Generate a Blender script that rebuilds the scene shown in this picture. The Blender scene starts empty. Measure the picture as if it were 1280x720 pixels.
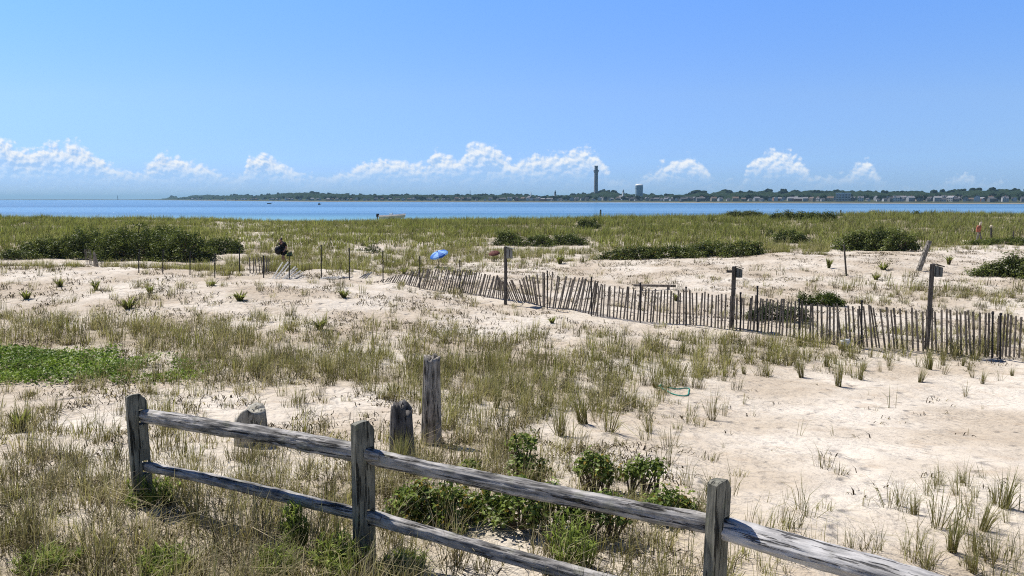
import bpy, bmesh, math, random
import numpy as np
from mathutils import Vector, Matrix, noise as mnoise

random.seed(7)
rng = np.random.default_rng(11)
S = bpy.context.scene
COL = S.collection
R = math.radians

# ------------------------------------------------------------------ camera
FPX, CAMZ, HORIZ = 940.0, 2.55, 248.5
PITCH = math.atan((360 - HORIZ) / FPX)
cd = bpy.data.cameras.new('camera'); cam = bpy.data.objects.new('camera', cd); COL.objects.link(cam)
cam.location = (0, 0, CAMZ); cam.rotation_euler = (math.pi / 2 - PITCH, 0, 0)
cd.sensor_width = 36; cd.lens = FPX / 1280 * 36; cd.clip_start = 0.05; cd.clip_end = 60000
S.camera = cam

# ------------------------------------------------------------------ light
SUN_EL, SUN_AZ = 57.0, -50.0          # degrees; azimuth from +Y (view) towards +X, so the sun is ahead on the left
S.view_settings.view_transform = 'Standard'; S.view_settings.look = 'None'
S.view_settings.gamma = 1; S.view_settings.use_curve_mapping = False
S.view_settings.exposure = 0.30
S.cycles.use_denoising = False; S.cycles.filter_width = 1.1; S.cycles.max_bounces = 4; S.cycles.diffuse_bounces = 2; S.cycles.glossy_bounces = 2; S.cycles.transmission_bounces = 2; S.cycles.caustics_reflective = False; S.cycles.caustics_refractive = False; S.cycles.volume_bounces = 0
sd = bpy.data.lights.new('sun', 'SUN'); sun = bpy.data.objects.new('sun', sd); COL.objects.link(sun)
sd.energy = 5.0; sd.angle = R(0.53); sd.color = (1.0, 0.955, 0.89)
sdir = Vector((math.sin(R(SUN_AZ)) * math.cos(R(SUN_EL)), math.cos(R(SUN_AZ)) * math.cos(R(SUN_EL)), math.sin(R(SUN_EL))))
sun.rotation_euler = sdir.to_track_quat('Z', 'Y').to_euler()

W = bpy.data.worlds.new('World'); S.world = W; W.use_nodes = True
wt = W.node_tree; wt.nodes.clear()
def N(tree, typ, **kw):
    n = tree.nodes.new(typ)
    for k, v in kw.items(): setattr(n, k, v)
    return n
def setin(tree, sock, v):
    if hasattr(v, 'is_output'): tree.links.new(v, sock)
    elif v is not None: sock.default_value = v
def M_(tree, op, a, b=None, c=None, clamp=False):
    n = N(tree, 'ShaderNodeMath', operation=op, use_clamp=clamp)
    setin(tree, n.inputs[0], a); setin(tree, n.inputs[1], b); setin(tree, n.inputs[2], c)
    return n.outputs[0]
def MIXC(tree, fac, a, b, blend='MIX'):
    n = N(tree, 'ShaderNodeMix', data_type='RGBA', blend_type=blend)
    setin(tree, n.inputs[0], fac); setin(tree, n.inputs[6], a); setin(tree, n.inputs[7], b)
    return n.outputs[2]
def SM(tree, x, lo, hi, a=0.0, b=1.0):
    n = N(tree, 'ShaderNodeMapRange', interpolation_type='SMOOTHSTEP')
    setin(tree, n.inputs[0], x)
    for i, v in zip((1, 2, 3, 4), (lo, hi, a, b)): setin(tree, n.inputs[i], v)
    return n.outputs[0]

def build_world():
    t = wt
    sky = N(t, 'ShaderNodeTexSky', sky_type='NISHITA')
    sky.sun_disc = False; sky.sun_elevation = R(SUN_EL); sky.sun_rotation = R(SUN_AZ)
    sky.altitude = 0; sky.air_density = 1.0; sky.dust_density = 0.15; sky.ozone_density = 4.0
    tc = N(t, 'ShaderNodeTexCoord'); sp = N(t, 'ShaderNodeSeparateXYZ'); t.links.new(tc.outputs['Generated'], sp.inputs[0])
    x, y, z = sp.outputs
    yy = M_(t, 'MAXIMUM', y, 0.05)
    px = M_(t, 'MULTIPLY', M_(t, 'DIVIDE', x, yy), 947.0)          # bearing, in milli-ish units of the horizon
    hh = M_(t, 'SQRT', M_(t, 'ADD', M_(t, 'MULTIPLY', x, x), M_(t, 'MULTIPLY', y, y)))
    v = M_(t, 'MULTIPLY', M_(t, 'DIVIDE', z, M_(t, 'MAXIMUM', yy, 0.05)), 947.0)
    # cloud-bank height along the horizon (two curves side by side)
    TA = [(-100,190),(-20,178),(0,164),(20,178),(45,184),(70,174),(95,175),(118,184),(150,204),(178,204),(200,192),(222,187),(245,198),(280,206),(305,205),(314,191),(340,188),(358,198),(372,209),(395,209),(430,204),(455,197),(490,191),(522,198),(533,200),(546,184),(562,190),(576,196),(586,173),(606,178),(626,182),(640,196)]
    TB = [(640,196),(665,191),(690,188),(708,184),(731,178),(748,187),(764,208),(785,218),(806,207),(838,194),(860,191),(879,199),(894,219),(925,218),(940,192),(961,181),(986,189),(1003,197),(1014,211),(1040,208),(1062,204),(1078,194),(1090,199),(1100,218),(1130,222),(1180,219),(1192,207),(1204,203),(1220,217),(1236,213),(1260,221),(1380,215)]
    def ramp(tab, lo, hi):
        fac = M_(t, 'DIVIDE', M_(t, 'SUBTRACT', px, lo - 640.0), hi - lo)
        rn = N(t, 'ShaderNodeValToRGB'); t.links.new(fac, rn.inputs[0])
        cr = rn.color_ramp; cr.interpolation = 'B_SPLINE' if False else 'LINEAR'
        while len(cr.elements) > 1: cr.elements.remove(cr.elements[-1])
        for i, (p, q) in enumerate(tab):
            e = cr.elements[0] if i == 0 else cr.elements.new(min(1, (p - lo) / (hi - lo)))
            e.position = (p - lo) / (hi - lo); g = (HORIZ - q) / 100.0; e.color = (g, g, g, 1)
        return rn.outputs[0]
    ra = ramp(TA, -100.0, 640.0); rb = ramp(TB, 640.0, 1380.0)
    sel = M_(t, 'GREATER_THAN', px, 0.0)
    T = M_(t, 'MULTIPLY', MIXC(t, sel, ra, rb), 100.0)
    T = M_(t, 'SUBTRACT', T, SM(t, T, 36.0, 58.0, 7.0, 0.0))
    def field(dx, dv):
        cv = N(t, 'ShaderNodeCombineXYZ')
        t.links.new(M_(t, 'ADD', px, dx), cv.inputs[0]); t.links.new(M_(t, 'MULTIPLY', M_(t, 'ADD', v, dv), 1.25), cv.inputs[1])
        cv.inputs[2].default_value = 3.7
        n1 = N(t, 'ShaderNodeTexNoise'); n1.inputs['Scale'].default_value = 1 / 26.0; n1.inputs['Detail'].default_value = 7; n1.inputs['Roughness'].default_value = 0.58
        t.links.new(cv.outputs[0], n1.inputs['Vector'])
        vo = N(t, 'ShaderNodeTexVoronoi', feature='SMOOTH_F1'); vo.inputs['Scale'].default_value = 1 / 11.0; vo.inputs['Detail'].default_value = 2; vo.inputs['Smoothness'].default_value = 0.6
        t.links.new(cv.outputs[0], vo.inputs['Vector'])
        return M_(t, 'SUBTRACT', n1.outputs[0], M_(t, 'MULTIPLY', vo.outputs['Distance'], 0.30))
    n = field(0, 0); n2 = field(-2.2, 3.0)
    F = M_(t, 'ADD', M_(t, 'SUBTRACT', T, v), M_(t, 'MULTIPLY', M_(t, 'SUBTRACT', n, 0.36), 36.0))
    mask = SM(t, F, -2.0, 9.0)
    low = SM(t, v, 14.0, 46.0, 0.10, 1.0)
    body = SM(t, F, 10.0, 42.0, .96, 0.50)
    alpha = M_(t, 'MULTIPLY', M_(t, 'MULTIPLY', mask, low), body)
    alpha = M_(t, 'MULTIPLY', alpha, SM(t, y, 0.15, 0.4))
    lit = M_(t, 'ADD', M_(t, 'MULTIPLY', M_(t, 'SUBTRACT', n, n2), 4.2), SM(t, F, 2.0, 26.0, 0.78, 0.25), clamp=True)
    cc = MIXC(t, lit, (3.9, 5.9, 9.0, 1), (9.3, 9.5, 9.7, 1))
    # a clear blue summer sky: deepen the sky's own blue slightly, with a pale band low on the horizon
    hsv = N(t, 'ShaderNodeHueSaturation'); hsv.inputs['Hue'].default_value = 0.512; hsv.inputs['Saturation'].default_value = 1.12; hsv.inputs['Value'].default_value = 1.0
    t.links.new(sky.outputs[0], hsv.inputs['Color'])
    skyc = MIXC(t, 1.0, hsv.outputs[0], (1.0, 1.0, 1.12, 1), 'MULTIPLY')
    # tint of the clear air by height above the horizon
    tr_ = N(t, 'ShaderNodeValToRGB'); t.links.new(M_(t, 'DIVIDE', v, 1000.0), tr_.inputs[0]); el = tr_.color_ramp.elements
    tints = [(0.0, (.50, .72, 1.33)), (.02, (.54, .77, 1.34)), (.075, (.74, .93, 1.24)), (.128, (.97, 1.11, 1.24)), (.243, (1.08, 1.37, 1.47)), (.5, (.85, 1.05, 1.12)), (1.0, (.58, .70, .74))]
    for i, (p, c) in enumerate(tints):
        e = el[i] if i < 2 else el.new(p)
        e.position = p; e.color = c + (1,)
    skyc = MIXC(t, 1.0, skyc, tr_.outputs[0], 'MULTIPLY')
    out = MIXC(t, alpha, skyc, cc)
    bg = N(t, 'ShaderNodeBackground'); bg.inputs[1].default_value = 0.085
    t.links.new(out, bg.inputs[0])
    o = N(t, 'ShaderNodeOutputWorld'); t.links.new(bg.outputs[0], o.inputs[0])
build_world()
W.cycles.sampling_method = 'MANUAL'; W.cycles.sample_map_resolution = 512

# ------------------------------------------------------------------ maths helpers
CP, SP = math.cos(PITCH), math.sin(PITCH)
def ray(px, py, Y):
    c = (px - 640) / FPX; s = -(py - 360) / FPX
    dy = s * SP + CP; dz = s * CP - SP
    t = Y / dy
    return np.stack(np.broadcast_arrays(c * t, Y * 1.0, CAMZ + dz * t), -1)
def project(p):
    x, y, z = p[..., 0], p[..., 1], p[..., 2] - CAMZ
    d = np.maximum(y * CP - z * SP, 0.05); u = y * SP + z * CP
    return 640 + FPX * x / d, 360 - FPX * u / d
def hsh(i, j, s):
    v = np.sin(i * 127.1 + j * 311.7 + s * 74.7) * 43758.5453
    return v - np.floor(v)
def vn(x, y, s=0.0):
    xi, yi = np.floor(x), np.floor(y); fx, fy = x - xi, y - yi
    fx = fx * fx * (3 - 2 * fx); fy = fy * fy * (3 - 2 * fy)
    a = hsh(xi, yi, s); b = hsh(xi + 1, yi, s); c = hsh(xi, yi + 1, s); d = hsh(xi + 1, yi + 1, s)
    return (a * (1 - fx) + b * fx) * (1 - fy) + (c * (1 - fx) + d * fx) * fy
def fbm(x, y, o=3, s=0.0):
    r = 0; a = 0.5; tot = 0
    for k in range(o):
        r = r + a * vn(x, y, s + k * 3.1); tot += a; a *= 0.5; x = x * 2.03 + 1.7; y = y * 2.03 + 9.2
    return r / tot
def sstep(a, b, x):
    t = np.clip((x - a) / (b - a), 0, 1); return t * t * (3 - 2 * t)

# ------------------------------------------------------------------ terrain heights
HC = np.array([-320, 0, 320, 640, 960, 1280, 1600.])
HR = [ # distance, height per bearing column
 (2.0, [.02, .02, .0, .0, .0, .0, .0]),
 (4.5, [.02, .0, .0, .0, .0, -.02, -.02]),
 (6.0, [.0, .0, -.02, -.03, -.05, -.08, -.1]),
 (7.5, [-.12, -.12, -.15, -.2, -.25, -.25, -.25]),
 (9.0, [-.3, -.3, -.33, -.38, -.5, -.5, -.5]),
 (12., [-.5, -.5, -.52, -.62, -.85, -.9, -.9]),
 (16., [-.6, -.6, -.62, -.82, -1.15, -1.25, -1.25]),
 (20., [-.58, -.6, -.56, -.88, -1.3, -1.42, -1.45]),
 (25., [-.26, -.27, -.30, -1.05, -1.45, -1.35, -1.35]),
 (30., [-.14, -.15, -.36, -1.15, -1.4, -1.22, -1.2]),
 (36., [-.8, -.85, -1.05, -1.3, -1.25, -1.2, -1.15]),
 (45., [-1.5, -1.5, -1.6, -1.55, -.85, -.75, -.75]),
 (60., [-1.6, -1.6, -1.62, -1.6, -1.45, -1.25, -1.2]),
 (80., [-1.6, -1.6, -1.6, -1.6, -1.5, -1.45, -1.4]),
 (105., [-1.5, -1.5, -1.55, -1.5, -1.1, -1.0, -1.0]),
 (128., [-.95, -.95, -1.5, -1.35, -.5, -.45, -.45]),
 (145., [-1.9, -1.9, -2.2, -2.0, -1.6, -1.5, -1.5]),
 (175., [-3.1, -3.1, -3.2, -3.1, -3.0, -3.0, -3.0]),
 (195., [-3.7] * 7), (260., [-5.5] * 7), (400., [-8.0] * 7)]
HD = np.log(np.array([r[0] for r in HR])); HT = np.array([r[1] for r in HR])
def cr(p0, p1, p2, p3, t):
    return 0.5 * (2 * p1 + (p2 - p0) * t + (2 * p0 - 5 * p1 + 4 * p2 - p3) * t * t + (3 * p1 - p0 - 3 * p2 + p3) * t ** 3)
def H(x, y):
    x = np.asarray(x, float); y = np.asarray(y, float)
    d = np.clip(y, 2.0, 399.0); u = 640 + FPX * x / np.maximum(d * 1.0, 2)
    ci = np.clip((u - HC[0]) / 320.0, 0, len(HC) - 1.001); ri = np.clip(np.interp(np.log(d), HD, np.arange(len(HD))), 0, len(HD) - 1.001)
    c0 = np.floor(ci).astype(int); r0 = np.floor(ri).astype(int); tc = ci - c0; tr = ri - r0
    nr, nc = HT.shape
    rows = []
    for k in (-1, 0, 1, 2):
        rr = np.clip(r0 + k, 0, nr - 1)
        rows.append(cr(*[HT[rr, np.clip(c0 + m, 0, nc - 1)] for m in (-1, 0, 1, 2)], tc))
    z = cr(*rows, tr)
    fy = np.interp(u, [380, 465, 530, 575, 632, 685, 735, 800, 857, 914, 995, 1075, 1158, 1300, 1500], [33, 31, 30, 29, 27.5, 26, 24.8, 24, 23.2, 22.3, 21.3, 20.5, 19.8, 18.8, 17.5])
    z = z + .30 * np.exp(-((d - fy + .3) / 1.15) ** 2) * sstep(330, 440, u) * sstep(1400, 1100, u)     # the bank of sand the slat fence has caught
    far = np.clip((d - 8) / 30, 0.12, 1)
    z = z + (fbm(x / 4.2, y / 4.2, 3, 5) - .5) * .30 * far + (fbm(x / 1.1, y / 1.1, 2, 9) - .5) * .10
    z = z + (vn(x / .33, y / .33, 21) - .5) * .03 + (vn(x / .17, y / .17, 27) - .5) * .018
    z = z + sstep(70, 110, d) * (1 - sstep(138, 160, d)) * (fbm(x / 9, y / 9, 3, 31) - .5) * 1.3
    return z
YS = np.geomspace(2.4, 230, 2600)
def hit(px, py):
    p = ray(px, py, YS); h = H(p[:, 0], p[:, 1]); b = np.nonzero(p[:, 2] <= h)[0]
    i = b[0] if len(b) else len(YS) - 1
    return Vector((p[i, 0], p[i, 1], h[i]))
def gnd(x, y): return float(H(x, y))
def at(px, py, Y): return Vector(ray(px, py, float(Y)))
def dep(v): return v.y * CP - (v.z - CAMZ) * SP      # distance along the view

# ------------------------------------------------------------------ plant cover, by bearing and ground line
VC = np.array([0, 160, 320, 480, 640, 800, 960, 1120, 1280.])
VR = [
 (262, [.9, .9, .8, .95, .95, 1, 1, .95, .95]),
 (278, [1, .95, .6, .9, 1, 1, 1, .95, .95]),
 (285, [1, .95, .6, .9, 1, 1, 1, .95, .95]),
 (296, [.95, .95, .55, .8, .95, .95, .95, .9, .9]),
 (305, [.9, .9, .55, .55, .5, .7, .9, .8, .55]),
 (312, [.9, .9, .6, .5, .7, .85, .8, .5, .2]),
 (320, [.8, .8, .7, .7, .75, .5, .25, .15, .04]),
 (328, [.45, .6, .8, .8, .45, .25, .10, .12, .12]),
 (338, [.22, .3, .75, .6, .25, .22, .22, .16, .14]),
 (350, [.3, .3, .2, .25, .22, .28, .25, .25, .25]),
 (362, [.3, .3, .14, .2, .2, .25, .3, .6, .65]),
 (375, [.32, .32, .18, .2, .24, .22, .2, .5, .5]),
 (390, [.32, .3, .22, .18, .16, .2, .3, .25, .3]),
 (403, [.72, .7, .5, .26, .26, .14, .35, .3, .3]),
 (416, [.9, .86, .68, .46, .38, .16, .3, .4, .4]),
 (430, [.92, .9, .8, .56, .6, .62, .7, .6, .6]),
 (446, [.32, .5, .85, .66, .72, .8, .9, .5, .55]),
 (462, [.25, .42, .75, .72, .85, .7, .45, .12, .2]),
 (480, [.3, .42, .68, .7, .85, .6, .12, .04, .06]),
 (500, [.4, .45, .42, .5, .85, .5, .05, .02, .02]),
 (520, [.45, .4, .26, .22, .75, .42, .03, .01, .01]),
 (545, [.55, .5, .34, .22, .5, .16, .03, .01, .01]),
 (575, [.6, .6, .5, .4, .5, .24, .05, .03, .03]),
 (610, [.66, .72, .66, .6, .72, .42, .1, .08, .12]),
 (650, [.6, .78, .82, .75, .72, .5, .18, .14, .2]),
 (690, [.8, .9, .92, .85, .65, .55, .3, .2, .25]),
 (760, [.8, .9, .92, .85, .65, .55, .4, .3, .3])]
VY = np.array([r[0] for r in VR], float); VT = np.array([r[1] for r in VR])
GR = [ # greenness 0 straw .. 1 fresh green
 (262, [.95, .9, .85, .95, .95, .95, .95, .85, .85]), (300, [.9, .85, .7, .75, .8, .85, .85, .75, .7]),
 (330, [.6, .6, .75, .75, .6, .55, .4, .5, .5]), (380, [.45, .45, .45, .45, .45, .4, .5, .6, .6]), (420, [.5, .45, .4, .45, .5, .6, .65, .6, .6]),
 (460, [.55, .5, .5, .55, .6, .7, .7, .7, .65]), (520, [.25, .3, .4, .45, .5, .55, .6, .6, .6]), (600, [.12, .14, .18, .22, .25, .4, .5, .5, .5]), (720, [.12, .15, .2, .22, .2, .3, .45, .5, .5])]
GY = np.array([r[0] for r in GR], float); GT = np.array([r[1] for r in GR])
def tab(px, py, Yv, T):
    ci = np.clip(px / 160.0, 0, 7.999); ri = np.clip(np.interp(py, Yv, np.arange(len(Yv))), 0, len(Yv) - 1.001)
    c0 = np.floor(ci).astype(int); r0 = np.floor(ri).astype(int); a = ci - c0; b = ri - r0
    return (T[r0, c0] * (1 - a) + T[r0, c0 + 1] * a) * (1 - b) + (T[r0 + 1, c0] * (1 - a) + T[r0 + 1, c0 + 1] * a) * b
def cover(p):
    px, py = project(p); return tab(px, py, VY, VT)

# ------------------------------------------------------------------ materials
def mat(name):
    m = bpy.data.materials.new(name); m.use_nodes = True
    t = m.node_tree; t.nodes.clear(); o = N(t, 'ShaderNodeOutputMaterial')
    return m, t, o
def simple(name, col, rough=0.7, metal=0.0, var=0.25, scale=6.0, bump=0.0, obj=True, spec=0.3):
    m, t, o = mat(name); b = N(t, 'ShaderNodeBsdfPrincipled')
    tc = N(t, 'ShaderNodeTexCoord'); n = N(t, 'ShaderNodeTexNoise'); n.inputs['Scale'].default_value = scale; n.inputs['Detail'].default_value = 4
    t.links.new(tc.outputs['Object'], n.inputs['Vector'])
    c = MIXC(t, n.outputs[0], tuple(x * (1 - var) for x in col) + (1,), tuple(min(1, x * (1 + var)) for x in col) + (1,))
    t.links.new(c, b.inputs['Base Color']); b.inputs['Roughness'].default_value = rough; b.inputs['Metallic'].default_value = metal
    b.inputs['Specular IOR Level'].default_value = spec
    if bump:
        bn = N(t, 'ShaderNodeBump'); bn.inputs['Strength'].default_value = bump; bn.inputs['Distance'].default_value = 0.02
        t.links.new(n.outputs[0], bn.inputs['Height']); t.links.new(bn.outputs[0], b.inputs['Normal'])
    t.links.new(b.outputs[0], o.inputs[0]); return m
def wood(name, dark, light, axis, fine=40.0, bump=0.8, green=0.0, top=None):
    """weathered wood: grain stretched along a local axis, cracks, a little lichen"""
    m, t, o = mat(name); b = N(t, 'ShaderNodeBsdfPrincipled'); tc = N(t, 'ShaderNodeTexCoord')
    def grain(f, lng, det):
        mp = N(t, 'ShaderNodeMapping'); sc = [f, f, f]; sc[axis] = lng; mp.inputs['Scale'].default_value = sc
        t.links.new(tc.outputs['Object'], mp.inputs[0]); n = N(t, 'ShaderNodeTexNoise'); n.inputs['Scale'].default_value = 1; n.inputs['Detail'].default_value = det; n.inputs['Roughness'].default_value = .65
        t.links.new(mp.outputs[0], n.inputs['Vector']); return n.outputs[0]
    g1 = grain(fine, 5.0, 6); g2 = grain(fine * 1.15, 2.6, 4)
    blot = N(t, 'ShaderNodeTexNoise'); blot.inputs['Scale'].default_value = 5; blot.inputs['Detail'].default_value = 5; t.links.new(tc.outputs['Object'], blot.inputs['Vector'])
    f = SM(t, M_(t, 'ADD', M_(t, 'MULTIPLY', g1, .6), M_(t, 'MULTIPLY', blot.outputs[0], .4)), .38, .62)
    c = MIXC(t, f, dark + (1,), light + (1,))
    crack = SM(t, g2, .37, .43)
    c = MIXC(t, crack, tuple(x * .32 for x in dark) + (1,), c)
    if green:
        ln = N(t, 'ShaderNodeTexNoise'); ln.inputs['Scale'].default_value = 11; ln.inputs['Detail'].default_value = 6; t.links.new(tc.outputs['Object'], ln.inputs['Vector'])
        c = MIXC(t, SM(t, ln.outputs[0], .56, .66, 0, green), c, (.20, .21, .13, 1))
    t.links.new(c, b.inputs['Base Color']); b.inputs['Roughness'].default_value = .85; b.inputs['Specular IOR Level'].default_value = .25
    hgt = M_(t, 'ADD', M_(t, 'MULTIPLY', g1, .5), M_(t, 'MULTIPLY', crack, 1.0))
    bn = N(t, 'ShaderNodeBump'); bn.inputs['Strength'].default_value = bump; bn.inputs['Distance'].default_value = .016
    t.links.new(hgt, bn.inputs['Height']); t.links.new(bn.outputs[0], b.inputs['Normal']); t.links.new(b.outputs[0], o.inputs[0])
    return m
def foliage(name, transl=.3, gloss=.0):
    m, t, o = mat(name); at_ = N(t, 'ShaderNodeAttribute', attribute_name='Col')
    d = N(t, 'ShaderNodeBsdfDiffuse'); tr = N(t, 'ShaderNodeBsdfTranslucent')
    t.links.new(at_.outputs['Color'], d.inputs[0]); t.links.new(MIXC(t, 1, at_.outputs['Color'], (1.1, 1.15, .7, 1), 'MULTIPLY'), tr.inputs[0])
    mx = N(t, 'ShaderNodeMixShader'); mx.inputs[0].default_value = transl
    t.links.new(d.outputs[0], mx.inputs[1]); t.links.new(tr.outputs[0], mx.inputs[2]); last = mx.outputs[0]
    if gloss:
        g = N(t, 'ShaderNodeBsdfGlossy'); g.inputs['Roughness'].default_value = .38; g.inputs[0].default_value = (1, 1, 1, 1)
        m2 = N(t, 'ShaderNodeMixShader'); m2.inputs[0].default_value = gloss
        t.links.new(last, m2.inputs[1]); t.links.new(g.outputs[0], m2.inputs[2]); last = m2.outputs[0]
    t.links.new(last, o.inputs[0]); return m

def sand_mat():
    m, t, o = mat('sand'); b = N(t, 'ShaderNodeBsdfPrincipled'); tc = N(t, 'ShaderNodeTexCoord')
    def nz(sc, det=4, r=.55):
        n = N(t, 'ShaderNodeTexNoise'); n.inputs['Scale'].default_value = sc; n.inputs['Detail'].default_value = det; n.inputs['Roughness'].default_value = r
        t.links.new(tc.outputs['Object'], n.inputs['Vector']); return n.outputs[0]
    big, mid, fin = nz(.35), nz(2.6, 5), nz(60, 3)
    c = MIXC(t, SM(t, big, .35, .65), (.455, .385, .295, 1), (.61, .55, .46, 1))
    c = MIXC(t, SM(t, mid, .5, .72, 0, .45), c, (.41, .32, .225, 1))
    c = MIXC(t, SM(t, fin, .58, .75, 0, .5), c, (.26, .2, .14, 1))
    cov = N(t, 'ShaderNodeAttribute', attribute_name='cov')
    thatch = MIXC(t, nz(4, 6, .7), (.17, .135, .07, 1), (.34, .285, .18, 1))
    k = M_(t, 'ADD', cov.outputs['Fac'], M_(t, 'MULTIPLY', M_(t, 'SUBTRACT', nz(1.7, 6, .7), .5), .9))
    c = MIXC(t, SM(t, k, .6, 1.05, 0, .7), c, thatch)
    t.links.new(c, b.inputs['Base Color']); b.inputs['Roughness'].default_value = .95; b.inputs['Specular IOR Level'].default_value = .1
    # dimples of old footprints and wind ripple
    vo = N(t, 'ShaderNodeTexVoronoi', feature='SMOOTH_F1'); vo.inputs['Scale'].default_value = 3.1; t.links.new(tc.outputs['Object'], vo.inputs['Vector'])
    rp = N(t, 'ShaderNodeTexWave', wave_type='BANDS', bands_direction='DIAGONAL'); rp.inputs['Scale'].default_value = 2.6; rp.inputs['Distortion'].default_value = 9; rp.inputs['Detail'].default_value = 3; rp.inputs['Detail Scale'].default_value = 1.4; t.links.new(tc.outputs['Object'], rp.inputs['Vector'])
    patch = SM(t, nz(.6, 3), .42, .62)
    foot = M_(t, 'MULTIPLY', SM(t, vo.outputs['Distance'], .04, .34), M_(t, 'ADD', .25, M_(t, 'MULTIPLY', patch, .45)))
    h = M_(t, 'ADD', foot, M_(t, 'ADD', M_(t, 'MULTIPLY', nz(4.5, 4, .6), .65), M_(t, 'ADD', M_(t, 'MULTIPLY', nz(28, 3), .10), M_(t, 'MULTIPLY', rp.outputs['Fac'], M_(t, 'SUBTRACT', .16, M_(t, 'MULTIPLY', patch, .13))))))
    bn = N(t, 'ShaderNodeBump'); bn.inputs['Strength'].default_value = .9; bn.inputs['Distance'].default_value = .11
    t.links.new(h, bn.inputs['Height']); t.links.new(bn.outputs[0], b.inputs['Normal']); t.links.new(b.outputs[0], o.inputs[0]); return m
def water_mat():
    m, t, o = mat('water'); b = N(t, 'ShaderNodeBsdfPrincipled'); tc = N(t, 'ShaderNodeTexCoord')
    sp = N(t, 'ShaderNodeSeparateXYZ'); t.links.new(tc.outputs['Object'], sp.inputs[0])
    def band(sx, sy, seed):
        mp = N(t, 'ShaderNodeMapping'); mp.inputs['Scale'].default_value = (sx, sy, 1); mp.inputs['Location'].default_value = (seed, seed, 0)
        t.links.new(tc.outputs['Object'], mp.inputs[0]); n = N(t, 'ShaderNodeTexNoise'); n.inputs['Scale'].default_value = 1; n.inputs['Detail'].default_value = 4
        t.links.new(mp.outputs[0], n.inputs['Vector']); return n.outputs[0]
    wind = SM(t, band(.0006, .011, 3), .38, .62)
    deep = MIXC(t, wind, (.05, .14, .26, 1), (.11, .25, .39, 1))
    shal = SM(t, sp.outputs[1], 190, 330, 1, 0)
    c = MIXC(t, shal, deep, (.16, .36, .42, 1))
    t.links.new(c, b.inputs['Base Color']); t.links.new(SM(t, wind, 0, 1, .32, .2), b.inputs['Roughness']); b.inputs['IOR'].default_value = 1.333
    b.inputs['Specular IOR Level'].default_value = .42
    h = M_(t, 'ADD', band(.35, .9, 8), M_(t, 'MULTIPLY', band(1.6, 3.2, 5), .4))
    bn = N(t, 'ShaderNodeBump'); bn.inputs['Strength'].default_value = .7; bn.inputs['Distance'].default_value = .5
    t.links.new(h, bn.inputs['Height']); t.links.new(bn.outputs[0], b.inputs['Normal']); t.links.new(b.outputs[0], o.inputs[0]); return m

MT = dict(
 sand=sand_mat(), water=water_mat(), grass=foliage('grass_blades', .32), leaf=foliage('leaves', .25, .012), far_leaf=foliage('far_leaves', .1),
 rail=wood('weathered_rail', (.10, .096, .09), (.50, .475, .44), 0, 42, 1.0, .3), palerail=wood('bleached_rail', (.30, .29, .28), (.62, .60, .57), 0, 30, 1.0, .1), post=wood('weathered_post', (.10, .098, .078), (.28, .268, .212), 2, 40, 1.0, .5),
 pile=wood('old_pile', (.10, .088, .072), (.46, .42, .36), 2, 30, 1.0, .2), darkpile=wood('charred_pile', (.045, .042, .042), (.17, .16, .15), 2, 22, 1.0),
 palepile=wood('pale_pile', (.25, .235, .19), (.42, .40, .34), 2, 26, 1.0), slat=wood('fence_slat', (.115, .10, .08), (.33, .285, .235), 2, 30, .3), paleslat=wood('bleached_slat', (.36, .345, .31), (.62, .60, .55), 2, 30, .3),
 darkmetal=simple('dark_metal', (.022, .022, .026), .6, .3), stake=wood('dark_stake', (.05, .045, .04), (.13, .115, .10), 2, 30, .4), boxwood=wood('nest_box_wood', (.09, .10, .10), (.17, .18, .17), 2, 20, .3), palebox=wood('pale_nest_box_wood', (.22, .22, .20), (.36, .36, .33), 2, 20, .3),
 stem=simple('woody_stem', (.10, .075, .05), .9), wire=simple('fence_wire', (.12, .10, .09), .5, .6),
 cloth=simple('black_cloth', (.012, .012, .014), .9), bag=simple('black_bag', (.010, .010, .012), .6), skin=simple('skin', (.36, .2, .14), .6, var=.08), hair=simple('dark_hair', (.02, .014, .01), .6),
 green=simple('green_canvas', (.13, .24, .08), .8), rope=simple('green_rope', (.02, .26, .2), .7), white=simple('white_paint', (.78, .79, .78), .5, var=.06), offwhite=simple('boat_hull_white', (.62, .68, .66), .35, var=.05),
 boatgreen=simple('pale_green_hull', (.28, .38, .33), .35, var=.08), black=simple('black_plastic', (.015, .015, .017), .4), glass=simple('tinted_windscreen', (.05, .07, .08), .15, spec=.6),
 granite=simple('tower_granite', (.16, .17, .19), .9, scale=.2), tank=simple('tank_paint', (.32, .43, .48), .5, scale=.1, var=.1), darkstone=simple('dark_slate', (.05, .055, .065), .8),
 red=simple('faded_red_cloth', (.42, .14, .085), .8), cream=simple('cream_cloth', (.55, .47, .34), .8), rust=simple('rust_brown_canvas', (.12, .035, .025), .8), blue=simple('blue_canvas', (.03, .14, .48), .7, var=.1), pale=simple('pale_blue_canvas', (.22, .42, .75), .7, var=.1),
 pane=simple('dark_pane', (.03, .04, .05), .2, spec=.5))

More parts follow.
